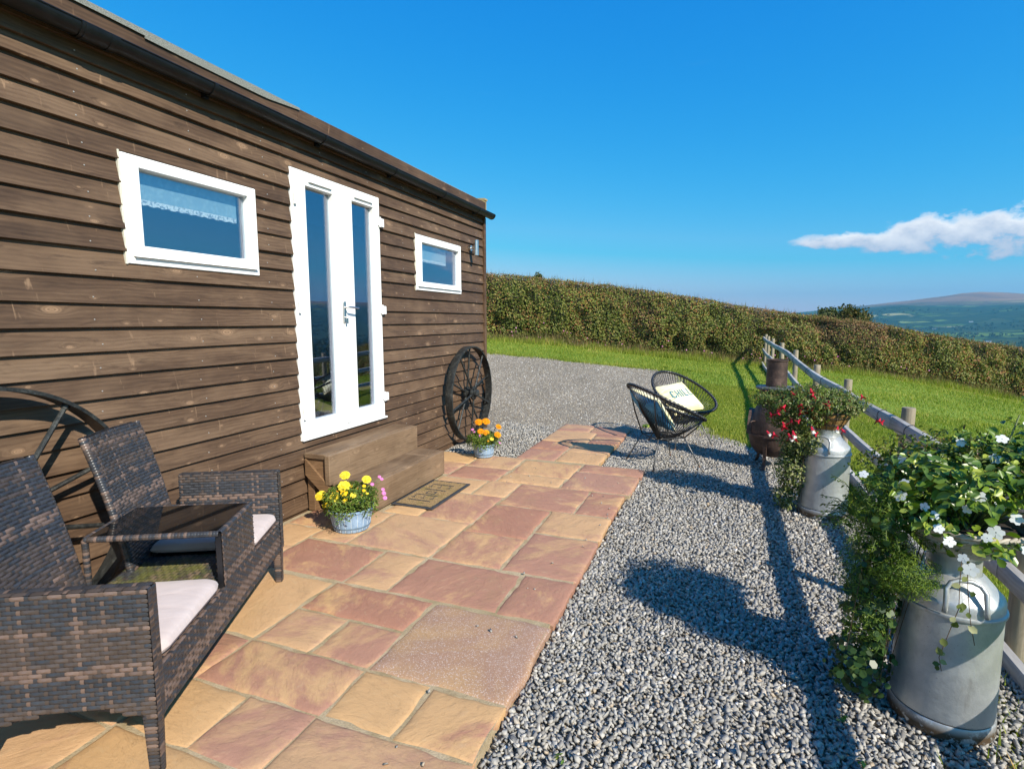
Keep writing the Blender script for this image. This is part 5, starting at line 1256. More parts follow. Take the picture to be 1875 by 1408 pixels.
def throw_cushion(name, label, front, back, M4, w=0.23, letters=False):
    """square scatter cushion with pinched corners; M4 places it (local z = front)"""
    root = thing(name, label, 'cushion'); root.matrix_world = M4
    n = 28
    def pt(i, j, s, off=0.0):
        a, b = i/n*2-1, j/n*2-1
        pin = 1-0.085*(1-a*a)-0.0; pin2 = 1-0.085*(1-b*b)
        d = max(0, (1-a**4)*(1-b**4))**0.55
        wr = 0.010*(float(vnoise(a*2+3, b*2+5, 0.45, 41+(s > 0)))-0.5)*d
        fold = 0.014*math.exp(-((a+0.72+0.25*b)/0.10)**2)*d
        z = s*(0.075*d+wr-fold+off)
        return (a*w*(1-0.085*(1-b*b)) if False else a*w*pin2**0 * (1-0.07*(1-b*b)*abs(a)), b*w*(1-0.07*(1-a*a)*abs(b)), z)
    for s, mat, nm in ((1, front, 'front_cover'), (-1, back, 'back_cover')):
        vs = [pt(i, j, s) for i in range(n+1) for j in range(n+1)]; fs = []
        for i in range(n):
            for j in range(n):
                k = i*(n+1)+j; f = (k, k+n+1, k+n+2, k+1); fs.append(f if s > 0 else f[::-1])
        emit(nm, MB().add(vs, fs), mat, root, smooth=True)
    per = [pt(i, 0, 1) for i in range(n)]+[pt(n, j, 1) for j in range(n)]+[pt(n-i, n, 1) for i in range(n)]+[pt(0, n-j, 1) for j in range(n)]
    emit('piping', MB().tube(per, 0.005, 6, True), 'yellow_cream', root, smooth=True)
    if letters:
        G = {'C': [((0.9, 0.80), (0.75, 1)), ((0.75, 1), (0.25, 1)), ((0.25, 1), (0.0, 0.8)), ((0.0, 0.8), (0.0, 0.56)), ((0.0, 0.44), (0.0, 0.2)), ((0.0, 0.2), (0.25, 0)), ((0.25, 0), (0.75, 0)), ((0.75, 0), (0.9, 0.2))],
             'H': [((0, 0), (0, 1)), ((0.85, 0), (0.85, 1)), ((0.0, 0.5), (0.36, 0.5)), ((0.49, 0.5), (0.85, 0.5))], 'I': [((0.0, 0), (0.0, 1))], 'L': [((0, 1), (0, 0.12)), ((0.0, 0.0), (0.7, 0.0))]}
        cx = -0.135; lh = 0.105; lw = 0.052; wd = 0.019
        for ch_ in 'CHILL':
            mb = MB()
            for (a, b), (c2, d2) in G[ch_]:
                A = Vector((cx+a*lw, b*lh-0.04)); B = Vector((cx+c2*lw, d2*lh-0.04)); tdir = (B-A).normalized(); nn = Vector((-tdir.y, tdir.x))*wd/2; rings = []
                A2 = A-tdir*wd*0.4; B2 = B+tdir*wd*0.4
                for q in range(5):
                    p = A2.lerp(B2, q/4); row = []
                    for e in (-1, 1):
                        pp = p+nn*e; i_, j_ = (pp.x/w+1)/2*n, (pp.y/w+1)/2*n; pz = pt(i_, j_, 1)[2]; row.append((pp.x, pp.y, pz+0.0016))
                    rings.append(row)
                mb.loft(rings, False, False)
            emit('letter', mb, 'letter_teal', root)
            cx += lw*{'C': 0.9, 'H': 0.85, 'I': 0.0, 'L': 0.7}[ch_]+0.034
    return root
def place(chair, lx, ly, lz, nrm, roll):
    base = Matrix.Translation(chair.location) @ Matrix.Rotation(chair.rotation_euler.z, 4, 'Z')
    n = Vector(nrm).normalized(); upv = (Vector((0, 0, 1))-n*n.z).normalized(); xv = upv.cross(n)
    m = Matrix((xv, upv, n)).transposed().to_4x4()
    return base @ Matrix.Translation((lx, ly, lz)) @ m @ Matrix.Rotation(roll, 4, 'Z')
throw_cushion('scatter_cushion', 'cream and yellow cushion printed CHILL on the string chair', 'yellow_cream', 'yellow_cream', place(chB, -0.06, 0.0, 0.575, (0.60, 0.0, 0.80), R(9)), 0.25, True)
throw_cushion('scatter_cushion', 'blue cushion with cream edge leaning in the string chair', 'yellow_cream', 'blue_cloth', place(chA, -0.13, 0.02, 0.60, (0.76, 0.0, 0.65), R(14)), 0.24)

# ------------------------------------------------------------------ cast iron chiminea
cx_, cy_ = 3.655, 6.27
chim = thing('chiminea', 'rusty cast iron chiminea with round belly and short chimney', 'chiminea', (cx_, cy_, GZ))
emit('lower_bowl', MB().lathe([(0.001, 0.115), (0.10, 0.115), (0.165, 0.145), (0.212, 0.205), (0.238, 0.28), (0.246, 0.345), (0.240, 0.352)], 44), 'rusty_iron', chim, smooth=40)
# belly with an arched mouth cut out on the side facing the chairs
MA = R(172)
prof_ = [(0.243, 0.354), (0.247, 0.39), (0.243, 0.45), (0.229, 0.52), (0.205, 0.59), (0.172, 0.655), (0.138, 0.705), (0.118, 0.73), (0.112, 0.745), (0.135, 0.80), (0.172, 0.825)]
n = 72; mb = MB(); vs = []; fs = []
fine = []
for (r0, z0), (r1, z1) in zip(prof_[:-1], prof_[1:]):
    for q in range(3): fine.append((r0+(r1-r0)*q/3, z0+(z1-z0)*q/3))
fine.append(prof_[-1])
def in_mouth(a, z):
    d = (a-MA+math.pi) % (2*math.pi)-math.pi; w = d*0.235
    return z < 0.60 and z > 0.36 and (w/0.125)**2+(max(0, z-0.46)/0.13)**2 < 1
for (r, z) in fine:
    for i in range(n): a = 2*math.pi*i/n; vs.append((r*math.cos(a), r*math.sin(a), z))
for k in range(len(fine)-1):
    for i in range(n):
        a = 2*math.pi*(i+.5)/n
        if in_mouth(a, (fine[k][1]+fine[k+1][1])/2): continue
        fs.append((k*n+i, k*n+(i+1) % n, (k+1)*n+(i+1) % n, (k+1)*n+i))
emit('belly', MB().add(vs, fs), 'rusty_iron', chim, smooth=50)
def belly_r(z): return float(np.interp(z, [p[1] for p in prof_], [p[0] for p in prof_]))
arch = []
for q in range(25):
    tt = -1+2*q/24
    if abs(tt) < 0.6: ang = tt/0.6*math.pi/2; w_, z = 0.128*math.sin(ang), 0.46+0.135*math.cos(ang)
    else: w_, z = math.copysign(0.128, tt), 0.46-(abs(tt)-0.6)/0.4*0.10
    arch.append((w_, z))
rings = []
for w_, z in arch:
    r = belly_r(z); a = MA+w_/0.235; d = Vector((math.cos(a), math.sin(a), 0)); nd = Vector((math.cos(MA), math.sin(MA), 0))
    p0 = d*(r-0.012)+Vector((0, 0, z)); p1 = p0+nd*0.055; o = Vector((-nd.y*w_*0.07, nd.x*w_*0.07, (z-0.42)*0.09))
    rings.append([p0, p1, p1+o, p0+o])
emit('mouth_surround', MB().loft(rings), 'rusty_iron', chim, smooth=40)
emit('seam_band', MB().lathe([(0.242, 0.338), (0.256, 0.340), (0.256, 0.360), (0.242, 0.362)], 44), 'rusty_iron', chim, smooth=40)
emit('collar_plate', MB().lathe([(0.09, 0.822), (0.185, 0.826), (0.196, 0.836), (0.196, 0.848), (0.186, 0.856), (0.10, 0.862), (0.09, 0.862)], 44), 'plate_iron', chim, smooth=40)
emit('chimney_pipe', MB().lathe([(0.098, 0.862), (0.104, 0.868), (0.102, 0.90), (0.098, 1.12), (0.104, 1.125), (0.104, 1.142), (0.095, 1.142), (0.092, 0.87)], 36), 'rusty_iron', chim, smooth=40)
emit('latch', MB().tube([(Vector((math.cos(MA+0.75), math.sin(MA+0.75), 0))*r_+Vector((0, 0, z_))) for r_, z_ in ((0.23, 0.50), (0.275, 0.50), (0.285, 0.49), (0.30, 0.492))], 0.006, 6), 'rusty_iron', chim, smooth=True)
for k in range(3):
    a = R(245+120*k); d = Vector((math.cos(a), math.sin(a), 0))
    emit('leg', MB().loft([[d*r_+Vector((-d.y*w_, d.x*w_, z_)), d*r_+Vector((d.y*w_, -d.x*w_, z_)), d*(r_+0.014)+Vector((d.y*w_, -d.x*w_, z_)), d*(r_+0.014)+Vector((-d.y*w_, d.x*w_, z_))] for r_, z_, w_ in ((0.222, 0.27, 0.020), (0.215, 0.19, 0.018), (0.205, 0.12, 0.015), (0.215, 0.05, 0.014), (0.245, 0.0, 0.018))]), 'rusty_iron', chim)

# ------------------------------------------------------------------ milk churns
def make_churn(label, x, y, rotz, s=1.0):
    c = thing('milk_churn', label, 'milk churn', (x, y, GZ-0.006), rotz, 'silver painted milk churns'); c.scale = (s, s, s)
    rd = random.Random(int(x*100)); dents = [(rd.uniform(0, 6.28), rd.uniform(0.1, 0.45), rd.uniform(-0.003, 0.002)) for _ in range(14)]
    def wob(t, z):
        o = 0
        for a, zz, d in dents:
            da = (t*2*math.pi-a+math.pi) % (2*math.pi)-math.pi; o += d*math.exp(-(da*0.17/0.05)**2-((z-zz)/0.05)**2)
        return o
    bodyp = [(0.150, 0.062), (0.166, 0.066)]+[(0.1665-0.004*i/12, 0.07+0.40*i/12) for i in range(13)]
    emit('body', MB().lathe(bodyp, 72, wob=wob), 'churn_silver', c, smooth=35)
    emit('foot_band', MB().lathe([(0.150, 0.0), (0.170, 0.002), (0.172, 0.012), (0.170, 0.055), (0.1655, 0.061), (0.160, 0.061)], 72), 'churn_silver', c, smooth=35)
    emit('shoulder', MB().lathe([(0.1625, 0.47), (0.170, 0.474), (0.1715, 0.480), (0.170, 0.486), (0.164, 0.489), (0.163, 0.52), (0.158, 0.532), (0.150, 0.54), (0.100, 0.598), (0.088, 0.607)], 72), 'churn_silver', c, smooth=35)
    emit('neck', MB().lathe([(0.0875, 0.605), (0.085, 0.612), (0.085, 0.668), (0.090, 0.676), (0.098, 0.682), (0.101, 0.688), (0.098, 0.694), (0.088, 0.694), (0.080, 0.66)], 60), 'churn_silver', c, smooth=35)
    for s_ in (0, math.pi):
        T = Matrix.Rotation(s_, 4, 'Z'); pth = [(0.165, -0.062, 0.50), (0.166, -0.060, 0.525), (0.150, -0.058, 0.585), (0.142, -0.044, 0.607), (0.138, -0.018, 0.617), (0.138, 0.018, 0.617), (0.142, 0.044, 0.607), (0.150, 0.058, 0.585), (0.166, 0.060, 0.525), (0.165, 0.062, 0.50)]
        emit('handle', MB().tube(pth, 0.0085, 9).xf(T), 'churn_silver', c, smooth=True)
    emit('drain_hole', MB().box(0.169, 0.173, -0.008, 0.008, 0.03, 0.042).xf(Matrix.Rotation(R(-150), 4, 'Z')), 'soil', c)
    return c
C1 = (3.945, 2.46); C2 = (3.905, 4.86)
make_churn('silver painted milk churn under the white flowers and wicker basket', C1[0], C1[1], R(-93), 1.0)
make_churn('silver painted milk churn under the red fuchsia and coir lined basket', C2[0], C2[1], R(-112), 1.06)
# ------------------------------------------------------------------ baskets on the churns and what grows in them
def wick(c=None): 
    b = rw.choice([(0.50, 0.44, 0.36), (0.40, 0.35, 0.28), (0.58, 0.53, 0.45)]); j = rw.uniform(0.8, 1.15); return tuple(x*j for x in b)
bk = thing('wicker_basket', 'pale weathered wicker basket of white flowers set in the churn mouth', 'basket', (C1[0]+0.01, C1[1]-0.01, 0.652))
_sc = strand_col
mb = MB(); rows = 9
strand_col = lambda k=None: wick()
def bas(a, z):
    r = 0.105+0.085*max(0.0, z/0.105)**0.8; t = a/0.15; return Vector((r*math.cos(t), r*math.sin(t), z))
weave(mb, bas, 0.15*2*math.pi, 0.105, pr=0.0125, pl=0.05, h=0.005)
strand_col = _sc
m2 = MB().lathe([(0.10, 0.0), (0.186, 0.105)], 40); mb.add(m2.v, m2.f, (0.16, 0.13, 0.09))
emit('woven_side', mb, 'pale_wicker', bk, smooth=40)
rm_ = MB(); N = 60
for k in range(3):
    n0 = len(rm_.v)
    rm_.tube([((0.192+0.006*math.cos(6.283*(i/N*14+k/3)))*math.cos(6.283*i/N), (0.192+0.006*math.cos(6.283*(i/N*14+k/3)))*math.sin(6.283*i/N), 0.107+0.006*math.sin(6.283*(i/N*14+k/3))) for i in range(N)], 0.006, 6, True); rm_.c += [wick()]*(len(rm_.v)-n0)
emit('rim', rm_, 'pale_wicker', bk, smooth=True)
emit('soil', MB().lathe([(0.001, 0.098), (0.17, 0.092)], 30), 'soil', bk, smooth=True)
hb = thing('hanging_basket', 'wire basket with brown coir lining set in the churn mouth', 'basket', (C2[0], C2[1], 0.652))
emit('coir_liner', MB().lathe([(0.085, 0.0), (0.12, 0.05), (0.15, 0.105), (0.162, 0.145), (0.15, 0.146), (0.14, 0.12)], 36), 'coco_liner', hb, smooth=True)
wr = MB()
for r_, z_ in ((0.124, 0.05), (0.154, 0.105), (0.168, 0.148)): wr.tube([(r_*math.cos(6.283*i/40), r_*math.sin(6.283*i/40), z_) for i in range(40)], 0.0028, 5, True)
for k in range(14):
    a = 6.283*k/14; wr.tube([(r_*math.cos(a), r_*math.sin(a), z_) for r_, z_ in ((0.088, 0.0), (0.124, 0.05), (0.154, 0.105), (0.168, 0.148))], 0.0024, 5)
emit('wire_frame', wr, 'chair_black', hb, smooth=True)
emit('soil', MB().lathe([(0.001, 0.13), (0.15, 0.122)], 30), 'soil', hb, smooth=True)

def ell(n, c, r, surf=0.55, top=False):
    d = unit(rng.normal(size=(n, 3)))
    if top: d[:, 2] = np.abs(d[:, 2])*1.0-0.25*rng.random(n)
    rad = surf+(1-surf)*rng.random(n)**0.6
    P = np.array(c)+d*np.array(r)*rad[:, None]*(0.82+0.36*vnoise(d[:, 0]*3+7, d[:, 1]*3+d[:, 2]*2+5, 0.8, 13))[:, None]
    return P, d
def cat_leaf(name, lst, mat, parent, base, **k):
    P = np.concatenate([a for a, b, c in lst]); N = np.concatenate([b for a, b, c in lst]); S = np.concatenate([c for a, b, c in lst])
    return leaves(name, P, N+rng.normal(scale=.45, size=N.shape)+np.array([0.15, -0.15, 0.45]), S, mat, parent, base, **k)
def sprigs(name, c, r, n, k, L, lsz, mat, parent, base, droop=0.0, asp=0.5, kind='rhomb'):
    # loose shoots that break the outline of a plant, a few leaves on each
    P = []; N = []; mb = MB()
    for _ in range(n):
        d = Vector((rw.gauss(0, 1), rw.gauss(0, 1), abs(rw.gauss(0, 0.8)))).normalized()
        a = Vector(c)+Vector((d.x*r[0], d.y*r[1], d.z*r[2]))*0.75; e = a+d*L*rw.uniform(0.5, 1.2)+Vector((0, 0, -droop*rw.random()))
        m = a.lerp(e, 0.5)+Vector((0, 0, 0.02)); mb.tube([a, m, e], [0.0022, 0.0018, 0.0012], 4)
        for q in range(k):
            t_ = 0.35+0.65*(q+rw.random())/k; p = a.lerp(e, t_)+Vector((rw.uniform(-1, 1), rw.uniform(-1, 1), rw.uniform(-1, 1)))*lsz[1]*0.45
            P.append(tuple(p)); N.append((d.x*0.4+rw.uniform(-.6, .6), d.y*0.4-0.3+rw.uniform(-.6, .6), 0.8))
    leaves(name, np.array(P), np.array(N), rng.uniform(*lsz, len(P)), mat, parent, base, asp, kind=kind)
    emit('shoot_stem', mb, 'stem_green', parent, base, smooth=True)['kind'] = 'stuff'
# white impatiens over the near churn
bx, by, bz = C1[0], C1[1], 0.75
im = thing('impatiens_plant', 'bushy plant with white flowers and glossy green leaves in the wicker basket', 'flowers', (bx, by, bz)); ib = (bx, by, bz)
lst = []
for c, r, n, s in (((bx-0.03, by, 0.88), (0.27, 0.24, 0.17), 900, (0.030, 0.056)), ((bx+0.22, by+0.05, 0.93), (0.20, 0.22, 0.19), 560, (0.026, 0.05)), ((bx-0.16, by-0.08, 0.78), (0.15, 0.14, 0.12), 300, (0.026, 0.048)), ((bx+0.02, by-0.17, 0.70), (0.12, 0.08, 0.10), 80, (0.03, 0.05)), ((bx+0.30, by-0.02, 1.03), (0.15, 0.14, 0.12), 240, (0.024, 0.044))):
    P, N = ell(n, c, r, 0.5, True); lst.append((P, N, rng.uniform(*s, n)))
cat_leaf('foliage', lst, 'impatiens_leaf', im, ib, aspect=0.62, kind='oval', fold=0.10)
P, N = ell(2600, (bx+0.05, by+0.10, 0.93), (0.38, 0.26, 0.17), 0.3, True)
leaves('fine_foliage', P, N+rng.normal(scale=.6, size=N.shape), rng.uniform(0.014, 0.030, 2600), 'fuchsia_leaf', im, ib, 0.4)
st_ = []
for k in range(40):
    a = rw.uniform(0, 6.283); r_ = rw.uniform(.1, .28); st_.append(((bx+0.05*math.cos(a), by+0.05*math.sin(a), 0.72), (bx+0.05+r_*math.cos(a), by+r_*math.sin(a)*0.8, 0.86+rw.uniform(0, 0.12)), 0.03))
for dx, dy, dz in ((0.16, 0.02, 1.17), (0.20, -0.02, 1.10), (0.34, 0.0, 1.16), (-0.08, 0.0, 1.05)): st_.append(((bx+0.1, by, 0.9), (bx+dx, by+dy, dz), 0.02))
stems('stem', st_, 0.0042, 'stem_green', im, ib)
sprigs('shoot_leaves', (bx+0.02, by, 0.90), (0.32, 0.26, 0.17), 46, 7, 0.13, (0.022, 0.042), 'impatiens_leaf', im, ib, 0.03, 0.6, 'oval')
sprigs('tall_shoot_leaves', (bx+0.26, by-0.02, 1.02), (0.14, 0.12, 0.10), 14, 8, 0.16, (0.02, 0.042), 'impatiens_leaf', im, ib, 0.0, 0.6, 'oval')
wf = [(-0.34, -0.10, 0.93), (-0.22, -0.14, 0.92), (-0.23, -0.15, 0.88), (-0.13, -0.08, 1.00), (-0.07, -0.05, 0.965), (-0.02, -0.2, 0.90), (-0.05, -0.21, 0.87), (-0.14, -0.2, 0.83), (-0.13, -0.22, 0.79), (-0.17, -0.2, 0.85), (0.05, -0.18, 0.87), (0.09, -0.2, 0.85), (-0.10, -0.23, 0.74), (0.03, -0.22, 0.80), (0.07, -0.06, 1.01), (0.13, -0.1, 0.97), (0.05, -0.12, 0.955), (0.02, -0.1, 0.93), (0.16, -0.05, 1.03), (0.25, -0.1, 0.93), (0.22, -0.02, 1.06), (-0.06, -0.24, 0.69), (-0.04, -0.25, 0.66), (0.12, -0.22, 0.74), (-0.20, -0.02, 0.97), (0.33, -0.05, 1.0), (0.28, 0.0, 1.13), (0.18, 0.0, 1.13), (-0.02, -0.02, 1.06), (0.30, 0.02, 1.18), (0.36, -0.04, 1.09), (0.10, -0.02, 1.09), (0.0, -0.24, 0.77), (-0.28, -0.05, 0.86), (0.17, -0.21, 0.80)]
for k, (dx, dy, dz) in enumerate(wf):
    flower('flower', (bx+dx, by+dy, dz+rw.uniform(-.01, .01)), (dx*0.8-0.25+rw.uniform(-.4, .4), -0.75, 0.45+rw.uniform(-.3, .4)), rw.uniform(0.015, 0.024), 'five', 'petal_soft', im, ib)
# fern-like trailing plant down the left side
fp = thing('trailing_fern', 'feathery dark and bright green trailing plant hanging beside the churn', 'plant', (bx-0.24, by, 0.7)); fb = tuple(fp.location)
lst = []
for c, r, n, s in (((bx-0.24, by-0.02, 0.72), (0.15, 0.15, 0.20), 7000, (0.012, 0.026)), ((bx-0.19, by-0.14, 0.57), (0.11, 0.09, 0.09), 4600, (0.010, 0.022)), ((bx-0.28, by-0.03, 0.36), (0.11, 0.12, 0.16), 2600, (0.010, 0.022)), ((bx-0.27, by+0.02, 0.50), (0.12, 0.13, 0.16), 4200, (0.012, 0.024)), ((bx-0.24, by-0.06, 0.82), (0.13, 0.12, 0.12), 2600, (0.012, 0.026))):
    P, N = ell(n, c, r, 0.25); lst.append((P, N, rng.uniform(*s, n)))
cat_leaf('feathery_foliage', lst, 'fern_leaf', fp, fb, aspect=0.14, fold=0.02)
sprigs('loose_fronds', (bx-0.24, by-0.02, 0.68), (0.16, 0.16, 0.22), 60, 22, 0.12, (0.010, 0.022), 'fern_leaf', fp, fb, 0.06, 0.16)
iv = thing('trailing_ivy', 'round leaved trailing plant hanging from the wicker basket down to the gravel', 'plant', (bx-0.26, by, 0.0)); vb = tuple(iv.location)
lst = []
for c, r, n, s in (((bx-0.26, by+0.0, 0.36), (0.10, 0.12, 0.22), 420, (0.018, 0.036)), ((bx-0.29, by-0.02, 0.12), (0.12, 0.14, 0.13), 360, (0.018, 0.034)), ((bx-0.25, by-0.05, 0.55), (0.10, 0.10, 0.12), 60, (0.02, 0.036)), ((bx-0.26, by-0.12, 0.72), (0.09, 0.06, 0.12), 40, (0.028, 0.045))):
    P, N = ell(n, c, r, 0.35); P[:, 2] = np.maximum(P[:, 2], GZ+0.012); lst.append((P, N+np.array([-.2, -.5, 0]), rng.uniform(*s, n)))
cat_leaf('round_leaves', lst, 'ivy_leaf', iv, vb, aspect=0.95, kind='round', fold=0.1)
vine = []
for k in range(16):
    a = rw.uniform(-.1, .08); vine.append(((bx-0.2+a, by+rw.uniform(-.12, .1), 0.68), (bx-0.27+a, by+rw.uniform(-.14, .1), rw.uniform(0.0, 0.3)), 0.0))
stems('vine', vine, 0.0018, 'stem_brown', iv, vb)
# two thin runners in front of the churn body
rn = thing('ivy_runner', 'thin trailing ivy stems with pale edged leaves hanging across the churn', 'plant', (bx-0.02, by-0.19, 0.70)); rbz = tuple(rn.location)
paths = [[(bx-0.045, by-0.19, 0.70), (bx-0.05, by-0.205, 0.6), (bx-0.045, by-0.205, 0.50), (bx-0.065, by-0.20, 0.40), (bx-0.085, by-0.195, 0.30), (bx-0.075, by-0.197, 0.25)], [(bx-0.03, by-0.19, 0.68), (bx-0.025, by-0.21, 0.56), (bx-0.01, by-0.208, 0.46), (bx+0.012, by-0.2, 0.37)]]
mb = MB(); PP = []
for pth in paths:
    mb.tube(pth, 0.0014, 5)
    for a, b in zip(pth[:-1], pth[1:]):
        for q in range(3 if pth is paths[0] else 1): t_ = rw.random(); p = Vector(a).lerp(Vector(b), t_); PP.append((p.x+rw.uniform(-.014, .014), p.y-0.006, p.z))
emit('runner_stem', mb, 'stem_brown', rn, rbz, smooth=True)
PP = np.array(PP); leaves('runner_leaves', PP, np.tile([-0.1, -1, 0.4], (len(PP), 1))+rng.normal(scale=.35, size=(len(PP), 3)), rng.uniform(0.02, 0.034, len(PP)), 'variegated_leaf', rn, rbz, 0.8, 0.1, kind='oval')
# fuchsia on the far churn
fx, fy, fz = C2[0], C2[1], 0.80
fu = thing('fuchsia_plant', 'spreading fuchsia with red and white hanging flowers in the coir lined basket', 'flowers', (fx, fy, fz)); fub = (fx, fy, fz)
lst = []
for c, r, n, s in (((fx-0.14, fy-0.02, 0.87), (0.32, 0.26, 0.10), 4200, (0.012, 0.030)), ((fx-0.34, fy-0.05, 0.78), (0.13, 0.16, 0.14), 1700, (0.012, 0.028)), ((fx+0.12, fy, 0.87), (0.16, 0.18, 0.08), 900, (0.012, 0.028)), ((fx-0.18, fy-0.15, 0.76), (0.16, 0.10, 0.10), 1000, (0.012, 0.026)), ((fx-0.46, fy, 0.87), (0.13, 0.12, 0.07), 620, (0.012, 0.028)), ((fx-0.10, fy, 0.95), (0.26, 0.2, 0.06), 700, (0.012, 0.028))):
    P, N = ell(n, c, r, 0.35); lst.append((P, N, rng.uniform(*s, n)))
cat_leaf('foliage', lst, 'fuchsia_leaf', fu, fub, aspect=0.55)
sprigs('shoot_leaves', (fx-0.14, fy-0.02, 0.86), (0.36, 0.28, 0.12), 70, 9, 0.13, (0.012, 0.026), 'fuchsia_leaf', fu, fub, 0.06)
st_ = [((fx+rw.uniform(-.06, .06), fy+rw.uniform(-.06, .06), 0.78), (fx-0.12+rw.uniform(-.36, .34), fy+rw.uniform(-.24, .18), 0.84+rw.uniform(-.1, .1)), 0.06) for _ in range(46)]
stems('stem', st_, 0.0018, 'stem_brown', fu, fub)
def fuchsia(c, s):
    c = Vector(c); V = []; W = []
    tilt = Vector((rw.uniform(-.9, .9), rw.uniform(-.9, .3), -1)).normalized(); u = tilt.orthogonal().normalized(); w = tilt.cross(u)
    for q in range(5):
        a0, a1 = 6.283*q/5, 6.283*(q+1)/5; d0 = u*math.cos(a0)+w*math.sin(a0); d1 = u*math.cos(a1)+w*math.sin(a1)
        V += [c-tilt*s*0.9+d0*s*0.16, c-tilt*s*0.9+d1*s*0.16, c+d1*s*0.34, c+d0*s*0.34]
    for q in range(4):
        a = 6.283*q/4+0.4; d = u*math.cos(a)+w*math.sin(a); e = tilt.cross(d)
        V += [c+d*s*0.28-e*s*0.26, c+d*s*0.28+e*s*0.26, c+d*s*1.0+tilt*s*0.25+e*s*0.12, c+d*s*1.0+tilt*s*0.25-e*s*0.12]
        W += [c+d*s*0.1-e*s*0.34, c+d*s*0.1+e*s*0.34, c+d*s*0.42+tilt*s*0.9+e*s*0.38, c+d*s*0.42+tilt*s*0.9-e*s*0.38]
    return V, W
ff = [(-0.44, -0.16, 0.63), (-0.40, -0.18, 0.62), (-0.29, -0.2, 0.62), (-0.26, -0.2, 0.60), (-0.27, -0.21, 0.645), (-0.42, -0.12, 0.77), (-0.38, -0.14, 0.79), (-0.36, -0.1, 0.80), (-0.28, -0.12, 0.72), (-0.14, -0.18, 0.68), (-0.12, -0.19, 0.65), (-0.15, -0.1, 0.96), (-0.14, -0.1, 0.93), (-0.12, -0.12, 0.91), (-0.27, -0.05, 0.93), (-0.33, 0.0, 0.89), (-0.05, -0.15, 0.88), (-0.04, -0.14, 0.85), (0.02, -0.2, 0.70), (0.06, -0.2, 0.69), (0.31, -0.08, 0.76), (0.33, -0.07, 0.75), (-0.22, -0.15, 0.80), (-0.33, -0.15, 0.68), (0.2, -0.05, 0.93)]
ff += [(rw.uniform(-.46, .2), rw.uniform(-.24, -.08), rw.uniform(.66, .95)) for _ in range(6)]
for k, (dx, dy, dz) in enumerate(ff):
    Vf, Wf = fuchsia((fx+dx, fy+dy-0.07, dz), rw.uniform(0.027, 0.038))
    o = np_emit('flower', np.array([tuple(v) for v in Vf]), 4, 'petal_red', fu, fub)
    if k in (0, 2, 4, 9, 18): np_emit('white_corolla', np.array([tuple(v) for v in Wf]), 4, 'petal_soft', o, fub)
vt = thing('variegated_trailer', 'pale edged green trailing plant hanging from the fuchsia basket to the ground', 'plant', (fx-0.22, fy, 0.0)); vtb = tuple(vt.location)
lst = []
for c, r, n, s in (((fx-0.22, fy-0.04, 0.55), (0.13, 0.13, 0.16), 1900, (0.012, 0.028)), ((fx-0.24, fy-0.02, 0.30), (0.13, 0.13, 0.20), 1900, (0.012, 0.028)), ((fx-0.27, fy+0.0, 0.08), (0.11, 0.12, 0.12), 800, (0.012, 0.026)), ((fx+0.08, fy-0.08, 0.83), (0.15, 0.10, 0.06), 650, (0.014, 0.03)), ((fx-0.12, fy-0.14, 0.56), (0.07, 0.06, 0.10), 420, (0.012, 0.026))):
    P, N = ell(n, c, r, 0.3); P[:, 2] = np.maximum(P[:, 2], GZ+0.01); lst.append((P, N, rng.uniform(*s, n)))
cat_leaf('foliage', lst, 'variegated_leaf', vt, vtb, aspect=0.7)
vine = [((fx-0.15+rw.uniform(-.1, .05), fy+rw.uniform(-.12, .08), 0.74), (fx-0.24+rw.uniform(-.1, .08), fy+rw.uniform(-.12, .1), rw.uniform(0.0, 0.4)), 0.0) for _ in range(22)]
stems('vine', vine, 0.0016, 'stem_brown', vt, vtb)

# ------------------------------------------------------------------ post and rail fence
fence = thing('rail_fence', 'weathered grey timber fence of three rails on round posts along the gravel', 'fence', (4.38, 3.07, 0))
FB = fence.location
PY = [-0.55, 1.25, 3.07, 4.88, 6.95, 9.0, 11.3, 13.6, 15.9, 17.6, 19.3]
def fx_(y): return 4.36+0.0*y+0.10*max(0, (y-15)/5)**2
def rz(y): return float(np.interp(y, [-1, 9, 12, 16, 20], [0.712, 0.735, 0.865, 0.90, 0.94]))
for y in PY:
    x = fx_(y)+0.075; g = float(Zt(x, y)); top = rz(y)+0.125
    mb = MB(); rr = 0.045+0.003*math.sin(y*7)
    zs = [g-0.25, g, g+(top-g)*.5, top-0.01, top]
    lean = 0.02*math.sin(y*3.1)
    mb.tube([(x+lean*(z-g), y+lean*.6*(z-g), z) for z in zs], [rr*1.02, rr*1.03, rr, rr*0.97, rr*0.9], 14)
    emit('post', mb, 'post_wood', fence, FB, smooth=35)
def rail_prof(x, y, z, h, d): # half-round rail, round side towards the patio
    pts = []
    for q in range(9):
        a = R(-90+180*q/8); pts.append((x+d*0.5-d*math.cos(a)**0.6*1.0 if False else x+0.012-d*(math.cos(a)**0.32 if math.cos(a) > 1e-9 else 0), y, z+h/2*math.sin(a)))
    return pts
for lev, (off, d, h) in enumerate(((0.0, 0.042, 0.105), (-0.372, 0.042, 0.10), (-0.755, 0.046, 0.105))):
    for a, b in zip(PY[:-1], PY[1:]):
        rings = []; m = 7
        for q in range(m+1):
            y = a+0.004+(b-a-0.008)*q/m; sag = -0.010*math.sin(math.pi*q/m)*(1 if lev < 2 else 0.4)
            z = rz(y)+off+sag
            if lev == 2: z = float(Zt(fx_(y), y))+0.065 if y > 8 else -0.032
            rings.append(rail_prof(fx_(y)+0.004*math.sin(y*2.1), y, z, h*(1+0.04*math.sin(y*1.7+lev)), d))
        emit('rail', MB().loft(rings), 'rail_wood', fence, FB, smooth=40)
